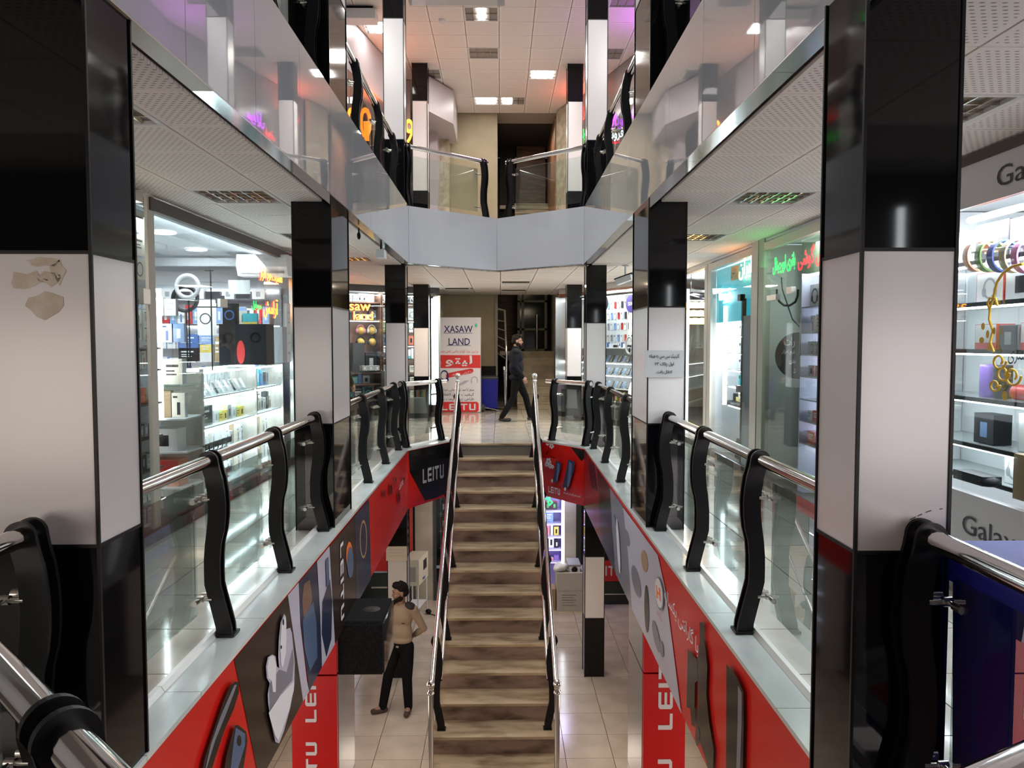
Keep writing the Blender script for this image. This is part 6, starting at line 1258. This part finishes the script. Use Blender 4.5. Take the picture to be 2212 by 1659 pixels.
for k in range(8): q_ = p_+u_*.30+n_*.004; MB().ob((q_.x+u_.x*.12, q_.y+u_.y*.12, zb+.22+.024*k), u_, Zp, n_, .11, .007, .004).build('vent_slat', cK, t)
q_ = p_+u_*.34+n_*.004; MB().ob((q_.x, q_.y, zb+.06), u_, Zp, n_, .07, .02, .003).build('badge', cB, t)
for (lx, ly) in ((x0-.1, 14.47), (x1-.02, 14.47), (x2-.03, 15.07), (x0, 15.07)): MB().rod((lx, ly, GR), (lx, ly, zb), .014, 6).build('leg', cW, t)
MB().prism([(x0-.1, 14.47, GR+.22), (x1-.02, 14.47, GR+.22), (x2-.03, 15.07, GR+.22), (x0, 15.07, GR+.22)], (0, 0, .012)).build('stand_shelf', cW, t)
b = MB().ball((x2+.02, 14.9, GR+.05), (.06, .05, .05), 0, 10, 6).tube([(x2, 14.9, GR+.02), (x2+.2, 14.75, GR+.012), (x2+.32, 14.95, GR+.012), (x2+.36, 15.5, GR+.3), (x2+.3, 15.68, GR+.6)], .009, 6); tag(b.build('power_cable', trim_black), 'black power cable and plug on the floor beside the old air conditioner', 'cable')
# dark shop on the left of the stairs: hanging packs behind a glass door
a, c = gx_(937, 985, YG); t = struct('door_4', 'dark glass door left under the landing'); MB().box(a, a+.05, YG-.02, YG+.06, GR, GT).build('door_frame', M('dark metal', (.05, .06, .065), .4), t); MB().box(a+.05, c, YG, YG+.01, GR+.02, GT).build('glass_pane', shopglass, t)
t = thing('wire_rack', 'grey wire rack behind the dark glass door left of the stairs', 'rack', (-1.2, 16.3, GR))
for k in range(6): MB().rod((a+.05, 16.3, GR+.55+.36*k), (c+.1, 16.3, GR+.55+.36*k), .010, 6).build('rail', steel, t)
for x in (a+.10, c+.02): MB().rod((x, 16.3, GR), (x, 16.3, GT), .012, 6).build('upright', steel, t)
for i in range(4):
    for j in range(5): prod(carton(.10, .03, .24, cK, cD, 'pic', cG), 'hanging_pack', (a+.16+.105*i, 16.26, GR+.98+.35*j), 0, 'dark shiny pack hanging on the wire rack left under the landing', 'pack', 'packs on the wire rack under the landing')
t = thing('small_stairs', 'pale narrow steps behind the dark glass door left under the landing', 'stairs', (-1.1, 16.8, GR))
for k in range(6): MB().box(a+.12, c+.3, 16.5+.25*k, 16.75+.25*k, GR, GR+.16*(k+1)).build('step', cream, t)
# violet lit shop on the right of the stairs
a, c = gx_(1160, 1212, 16.1)
vio = M('violet laminate', (.40, .36, .72), .45)
t = thing('violet_shelving', 'violet lit wall shelving right of the stairs under the landing', 'shelving', ((a+c)/2, 16.1, GR)); ZS = [ony(1190, py, 16.1).z for py in (1102, 1130, 1158, 1185, 1212)]
MB().box(a, c, 16.42, 16.45, GR, GT).build('back_panel', vio, t); MB().box(c, c+.03, 16.05, 16.45, GR, GT).build('side_panel', vio, t)
for z in ZS: MB().box(a, c, 16.1, 16.42, z-.03, z).build('shelf', M('violet shelf', (.42, .40, .62), .4), t); MB().box(a, c, 16.12, 16.14, z-.05, z-.034).build('led_strip', M('violet led', (1, 1, 1), .5, emit=2.2, ecol=(.40, .30, 1)), t)
for k, (z, sp) in enumerate(zip(ZS, ([(.12, .1, .16, cR, cD, 'pic', cGr)], [(.14, .08, .21, cP, cP, 'text', cW), (.15, .08, .22, cL, cL, 'text', cW)], [(.1, .08, .18, cN, cY, 'pic', cK), (.12, .08, .22, cW, cP, 'pic', cR), (.05, .08, .22, cW, cW, None, None)], [(.11, .08, .24, cW, cW, 'pic', cK), (.08, .08, .16, cD, cK, 'pic', cW)], [(.1, .08, .1, cV, cV, None, None), (.2, .08, .05, cW, cP, None, None)]))): row((a+.03, 16.2, z), (1, 0, 0), c-a-.05, sp, 0, 'bright boxed gadget on the %s violet shelf' % ('top', 'second', 'third', 'fourth', 'lowest')[k], 'boxes on the %s violet shelf' % ('top', 'second', 'third', 'fourth', 'lowest')[k])
lx = gx_(1213, 1218, 15.75); b = MB().box(lx[0], lx[1], 15.72, 15.75, ony(1215, 1222, 15.75).z, GT-.02); tag(b.build('light_column', led), 'vertical white light bar beside the violet shelving', 'light bar')
P = [ony(px, py, 15.9) for px, py in ((1178, 1078), (1188, 1074), (1183, 1084), (1189, 1081), (1193, 1085), (1187, 1091), (1184, 1085))]; t = thing('neon_sign', 'small green neon arrow in the violet shop under the landing', 'neon sign', tuple(P[0])); MB().tube(P, .018, 6).build('neon_tube', NG, t)
area('shop_light', (1.2, 15.5, -1.0), .3, 8, (.6, .55, 1))
# cartons with a bag and a machine on top
kraft = M('grey white carton board', (.52, .50, .46), .7); a, c = gx_(1203, 1262, 15.0); zt = ony(1230, 1238, 15.0).z
t = thing('carton_stack', 'large grey white carton with printed labels right of the stair foot', 'box', ((a+c)/2, 15.2, GR)); MB().box(a, c, 15.0, 15.5, GR, zt-.0).build('carton', kraft, t)
for k in range(5): MB().box(a+.1, a+.38-.05*(k % 2), 14.997, 14.9995, GR+.12+.05*k, GR+.126+.05*k).build('printed_line', cD, t)
MB().box(a, c, 14.996, 14.999, (GR+zt)/2+.03, (GR+zt)/2+.036).build('flap_seam', cG, t)
b = MB().box(a-.16, a-.02, 15.05, 15.4, GR, GR+.42); tag(b.build('cardboard_box', cN), 'small brown cardboard box beside the large grey white carton', 'box')
b = MB().ball((a+.10, 15.2, zt+.07), (.15, .16, .09), 0, 14, 8).ball((a+.02, 15.12, zt+.05), (.09, .1, .06), 0, 12, 8).ball((a+.16, 15.1, zt+.1), (.07, .08, .06), 0, 12, 8); o = put('plastic_bag', fuse(b, 'plastic_bag', M('white plastic', (.62, .62, .58), .4), .02, 2)); tag(o, 'crumpled white plastic bag on the grey white carton', 'bag')
t = thing('label_printer', 'pale office machine with a dark lid on the grey white carton', 'machine', (a+.34, 15.25, zt)); MB().box(a+.24, a+.46, 15.08, 15.35, zt, zt+.10).build('case', cW, t); MB().prism([(a+.23, 15.08, zt+.11), (a+.47, 15.08, zt+.11), (a+.45, 15.35, zt+.17), (a+.21, 15.35, zt+.17)], (0, 0, .03)).build('lid', cG, t); MB().lathe([(0, .002), (.06, .002), (.06, 0)], (0, 0, 0), 16).xf(Matrix.Translation((a+.35, 15.078, zt+.045)) @ Matrix.Rotation(PI/2, 4, 'X')).build('round_port', cK, t)
# far right: red sign board and dark base
a, c = gx_(1308, 1350, 15.4); t = thing('red_board', 'low red board with white letters behind the lower right column', 'board', (a, 15.4, GR)); MB().box(a-.04, c+.4, 15.4, 15.45, ony(1320, 1256, 15.4).z, ony(1320, 1212, 15.4).z).build('panel', red_film, t); mark((a+.02, 15.398, ony(1320, 1233, 15.4).z), RX, Zp, .62, white_print, t, hh=.2); MB().box(a-.04, c+.4, 15.4, 15.7, GR, ony(1320, 1257, 15.4).z).build('base', dkg, t); MB().box(a-.04, c+.4, 15.38, 15.4, GR+.2, GR+.22).build('rail', steel, t)
# lit side shelving on the ground floor (seen in the poster gloss and in slivers)
for x, sgn, lm, nm in ((2.75, -1, M('violet led', (1, 1, 1), .5, emit=2.2, ecol=(.40, .30, 1)), 'violet lit shelving along the right ground floor wall'), (-2.75, 1, M('cool led', (1, 1, 1), .5, emit=3., ecol=(.7, .8, 1)), 'white lit shelving along the left ground floor wall')):
    p0 = (x, 15.1, 0) if sgn < 0 else (x, 12.2, 0); shelving(nm, p0, (0, -1, 0) if sgn < 0 else (0, 1, 0), (sgn, 0, 0), 2.9, .35, [GR+.4+.42*k for k in range(5)], GT, vio if sgn < 0 else white_wall, cW, z_bot=GR, leds=[] if sgn < 0 else [GR+.4+.42*k-.03 for k in range(1, 5)]+[GT], led_m=lm)
# ================================================================ alcoves with the half-landing stairs
stone = noisy(M('alcove stone step', (.42, .37, .28), .6), (.30, .26, .19), (.46, .41, .31), 3.)
for z0, n0, nm in ((0, 8, 'first'), (UP, 11, 'upper')):
    t = thing('half_landing_stairs', 'dim stone steps rising through the far doorway of the %s floor' % nm, 'stairs', (.9, 18.9, z0)); ys = 18.75 if z0 == 0 else 19.6
    for k in range(n0): MB().box(.42, 1.42, ys+.28*k, ys+.28*(k+1)+.02, z0 if k < 3 else z0+.17*(k-2), z0+.17*(k+1)-.03).build('step', stone, t); MB().box(.41, 1.42, ys+.28*k-.02, ys+.28*(k+1)+.02, z0+.17*(k+1)-.03, z0+.17*(k+1)).build('tread', stone, t)
    MB().box(.0, 1.48, ys+.28*n0, 23.9, z0+.17*n0-.1, z0+.17*n0).build('landing', stone, t)
fd = struct('door_5'); fm = M('dim green grey frame', (.16, .16, .13), .6)
for x in (.50, .62, 1.28): MB().box(x, x+.07, 22.6, 22.7, 1.36, 3.4).build('door_frame', fm, fd)
for z in (1.36, 1.95, 2.75): MB().box(.5, 1.35, 22.6, 22.68, z, z+.06).build('door_frame', fm, fd)
MB().box(.55, 1.3, 22.64, 22.66, 1.4, 3.4).build('door_panel', M('dark glass', (.012, .018, .022), .1), fd); MB().rod((1.05, 22.4, 1.40), (1.05, 22.4, 2.4), .03, 10).build('door_handle', steel, fd)
fd2 = struct('door_6'); MB().box(.48, 1.30, 22.8, 22.85, 5.5, 7.2).build('door_panel', dark_wood, fd2); MB().box(1.36, 1.42, 19.72, 22.8, 3.7, 7.2).build('door_frame', wood, fd2); MB().box(.0, .44, 22.9, 22.95, 3.7, 7.2).build('door_panel', dark, fd2)  # the black panel is no door, it stands in for a dark void
jm = struct('trim_6'); jamb = noisy(M('cracked jamb', (.5, .44, .32), .7), (.34, .28, .19), (.55, .49, .37), 5.)
MB().prism([(1.38, 19.3, 0), (1.62, 18.6, 0), (1.70, 18.6, 0), (1.50, 19.5, 0)], (0, 0, 2.76)).build('jamb', jamb, jm); MB().prism([(1.36, 19.2, UP), (1.62, 18.4, UP), (1.70, 18.4, UP), (1.50, 19.5, UP)], (0, 0, 3.5)).build('jamb', jamb, jm); MB().box(1.36, 1.46, 19.44, 19.5, 0, 2.76).build('jamb', jamb, jm)
MB().prism([(-1.52, 19.4, 0), (-1.40, 19.4, 0), (-1.40, 19.5, 0), (-1.7, 19.5, 0)], (0, 0, 2.76)).build('jamb', jamb, jm)
for xx in (-.12, ): MB().box(xx, xx+.06, 19.44, 19.5, 0, 2.76).build('jamb', plaster_grey, jm)
# chrome balustrade of the side stair
t = thing('chrome_balustrade', 'tall chrome balustrade post with five rungs beside the dark doorway', 'railing', (.13, 18.5, 0)); MB().rod((.13, 18.5, 0), (.10, 18.5, .96), .030, 12).build('post', chrome, t); MB().lathe([(.03, -.02), (.04, 0), (.03, .02)], (.10, 18.5, .97), 12).ball((.10, 18.5, 1.01), .04).build('finial', chrome, t)
MB().tube([(.13, 18.56, 0), (.155, 18.56, 1.3), (.115, 18.8, 2.36), (-.05, 19.2, 2.42)], .026, 10).build('handrail', chrome, t)
for k in range(5): MB().rod((.13, 18.75, 2.1-.22*k), (-.05, 19.2, 2.14-.2*k), .014, 8).build('rung', chrome, t)
b = MB().box(-1.3, -.1, 19.38, 19.49, 0, 1.02); tag(b.build('black_cabinet', cK), 'low matt black cabinet against the far plaster wall behind the small bin', 'cabinet')
t = thing('open_sack', 'crumpled dark sack and stick on the floor beside the small blue bin', 'bag', (-.45, 18.2, 0)); MB().ball((-.43, 18.15, .09), (.10, .08, .10), 0, 12, 8).build('sack', cD, t); MB().rod((-.43, 18.1, .12), (-.02, 18.3, .02), .010, 6).build('stick', alu, t)
# ================================================================ upper floor: bulkheads, signs, wall pieces
bh = struct('wall_bulkhead'); pk = M('pale pink panel', (.50, .46, .49), .3)
a, c = ony(926, 240, 17.2), ony(984, 175, 17.2); MB().prism([(-1.62, 16.35, 6.4), (-1.02, 17.6, 6.4), (-1.02, 19.3, 6.4), (-1.62, 19.3, 6.4)], (0, 0, .72)).build('panel', pk, bh)
MB().box(-5.3, -1.9, 17.0, 17.1, 6.1, 7.14).build('panel', pk, bh); MB().box(-5.3, -1.9, 17.0, 17.1, 3.64, 6.1).build('panel', M('dark maroon panel', (.05, .012, .012), .4), bh); MB().box(-1.60, -1.42, 18.2, 19.4, 3.64, 6.4).build('panel', pk, bh)
MB().box(-1.42, -1.2, 18.9, 19.45, 3.64, 6.4).build('plaster_panel', jamb, bh)
MB().prism([(-4.6, 12.0, 6.25), (-2.9, 12.0, 6.25), (-2.0, 16.9, 6.25), (-4.6, 16.9, 6.25)], (0, 0, .04)).build('panel', pk, bh)
MB().prism([(-2.95, 12.0, 6.28), (-2.9, 12.0, 6.28), (-1.98, 16.95, 6.28), (-2.05, 16.95, 6.28)], (0, 0, .85)).build('panel', pk, bh)
MB().prism([(-2.95, 8.0, 3.64), (-2.9, 8.0, 3.64), (-2.9, 12.0, 3.64), (-2.95, 12.0, 3.64)], (0, 0, 3.4)).build('panel', M('upper left shopfront', (.30, .30, .31), .15), bh)
MB().box(2.95, 3.0, 8.0, 14.2, 3.64, 7.1).build('panel', M('upper right shopfront', (.28, .26, .25), .15), bh); MB().prism([(2.95, 14.2, 3.64), (1.75, 18.4, 3.64), (1.8, 18.4, 3.64), (3.0, 14.2, 3.64)], (0, 0, 3.5)).build('panel', M('upper right shopfront', (.28, .26, .25), .15), bh)
neon('large orange neon figures at the upper left shop', [('90', ony(776, 266, 14.4), RX, Zp, .44, .55, NO, NO)]); neon('orange yellow neon figure between the two slim upper left columns', [('9', ony(884, 284, 16.6), RX, Zp, .17, .50, M('neon amber', (1, .5, .1), .4, emit=3, ecol=(1, .36, .02)), NO)])
neon('slanted orange neon stroke beside the large orange figures', [('ا', ony(792, 284, 14.3), RX, Zp, .10, .34, NO, None)])
def nr(lab, tx, px, py, Y, w_, h_, fm, om): neon(lab, [(tx, ony(px, py, Y), (.82, -.57, 0), Zp, w_, h_, fm, om)])
nr('purple neon lettering at the upper right shop', 'موبایل', 1332, 262, 14.2, .46, .30, None, NP); nr('second purple neon word beyond the railing post', 'تعمیر', 1357, 250, 13.6, .26, .26, None, NP); nr('white neon word under the purple lettering', 'فروش', 1328, 292, 14.2, .36, .22, NW, None); nr('small red neon mark under the white upper word', 'گوشی', 1326, 308, 14.2, .26, .08, NR_, None)
def nf(lab, tx, y, z, w_, h_, fm, om): x = 2.95-.2857*(y-14.2)-.03; neon(lab, [(tx, (x, y, z), (.275, -.961, 0), Zp, w_, h_, fm, om)])
nf('red neon word on the slanted upper right shopfront, higher of two', 'قاب گوشی', 17.86, 6.72, .62, .34, None, NR_); nf('green neon word under the red one on the slanted upper shopfront', 'لوازم', 17.86, 6.22, .46, .30, None, NG); nf('small red neon word on the slanted upper right shopfront', 'فروش', 17.0, 6.0, .36, .22, None, NR_); nf('violet neon word on the slanted upper right shopfront', 'موبایل', 16.5, 6.2, .62, .32, None, NP)
nr('round white lamp sign beyond the upper right railing', 'o', 1347, 200, 13.8, .14, .14, NWR, NWR)
t = thing('moving_text_panel', 'thin black panel with running green letters at the upper left gallery', 'display', onx(637, 12, -2.7)); v = Vector(wl[t]); MB().box(v.x, v.x+.03, v.y-.4, v.y+.4, v.z-.08, v.z+.08).build('case', cK, t); write('OPENCELL'[:4]+'ED', (v.x+.031, v.y, v.z), LR_, Zp, .6, NG, t, hh=.10)
area('upper_gallery_light', (-2.3, 9.0, 7.1), .6, 60, (1, .95, .9), sy=4); area('upper_gallery_light', (2.3, 9.0, 7.1), .6, 60, (1, .92, .9), sy=4)
area('upper_landing_light', (.2, 15.5, 7.10), .6, 100, (1, .93, .86), sy=.6)
# small fixtures on the left fascia underside
c = onz(775, 492, FB-.02); b = MB().rod((c.x, c.y, FB-.02), (c.x, c.y, FB-.10), .008, 6).ball((c.x, c.y, FB-.10), (.02, .02, .04), 0, 8, 6); tag(b.build('cable_stub', trim_black), 'black cable stub hanging under the white left fascia', 'cable')
c = onx(823, 520, -1.44); t = thing('spot_lamp', 'small white spot lamp clipped under the far end of the left fascia', 'lamp', tuple(c)); MB().box(c.x-.05, c.x+.05, c.y-.10, c.y+.10, FB-.17, FB-.07).build('housing', white_wall, t); MB().rod((c.x, c.y, FB-.07), (c.x, c.y, FB), .012, 8).build('bracket', trim_black, t)

# added unseen lamps: coloured glow on the ceilings, weak fill in the stair alcoves
for nm, p, e, c_ in (('red_glow_fill', (-3.0, 11.1, 2.45), 5, (1, .05, .07)), ('red_glow_fill', (-3.3, 14.2, 2.45), 5, (1, .05, .07)), ('green_glow_fill', (2.9, 8.6, 2.45), .5, (.1, 1, .2)), ('orange_glow_fill', (2.92, 9.9, 2.5), .8, (1, .35, .05)), ('red_glow_fill', (1.85, 17.6, 6.6), 5, (1, .12, .05)), ('violet_glow_fill', (2.5, 13.6, 6.4), 5, (.6, .1, 1)), ('orange_glow_fill', (-2.3, 14.9, 6.0), 4, (1, .2, .03))): area(nm, p, .25, e, c_, (PI, 0, 0), .8)
area('alcove_fill', (.7, 20.6, 7.0), .3, 14, (1, .85, .62)); area('alcove_fill', (.7, 20.4, 3.3), .3, 7, (1, .85, .62))
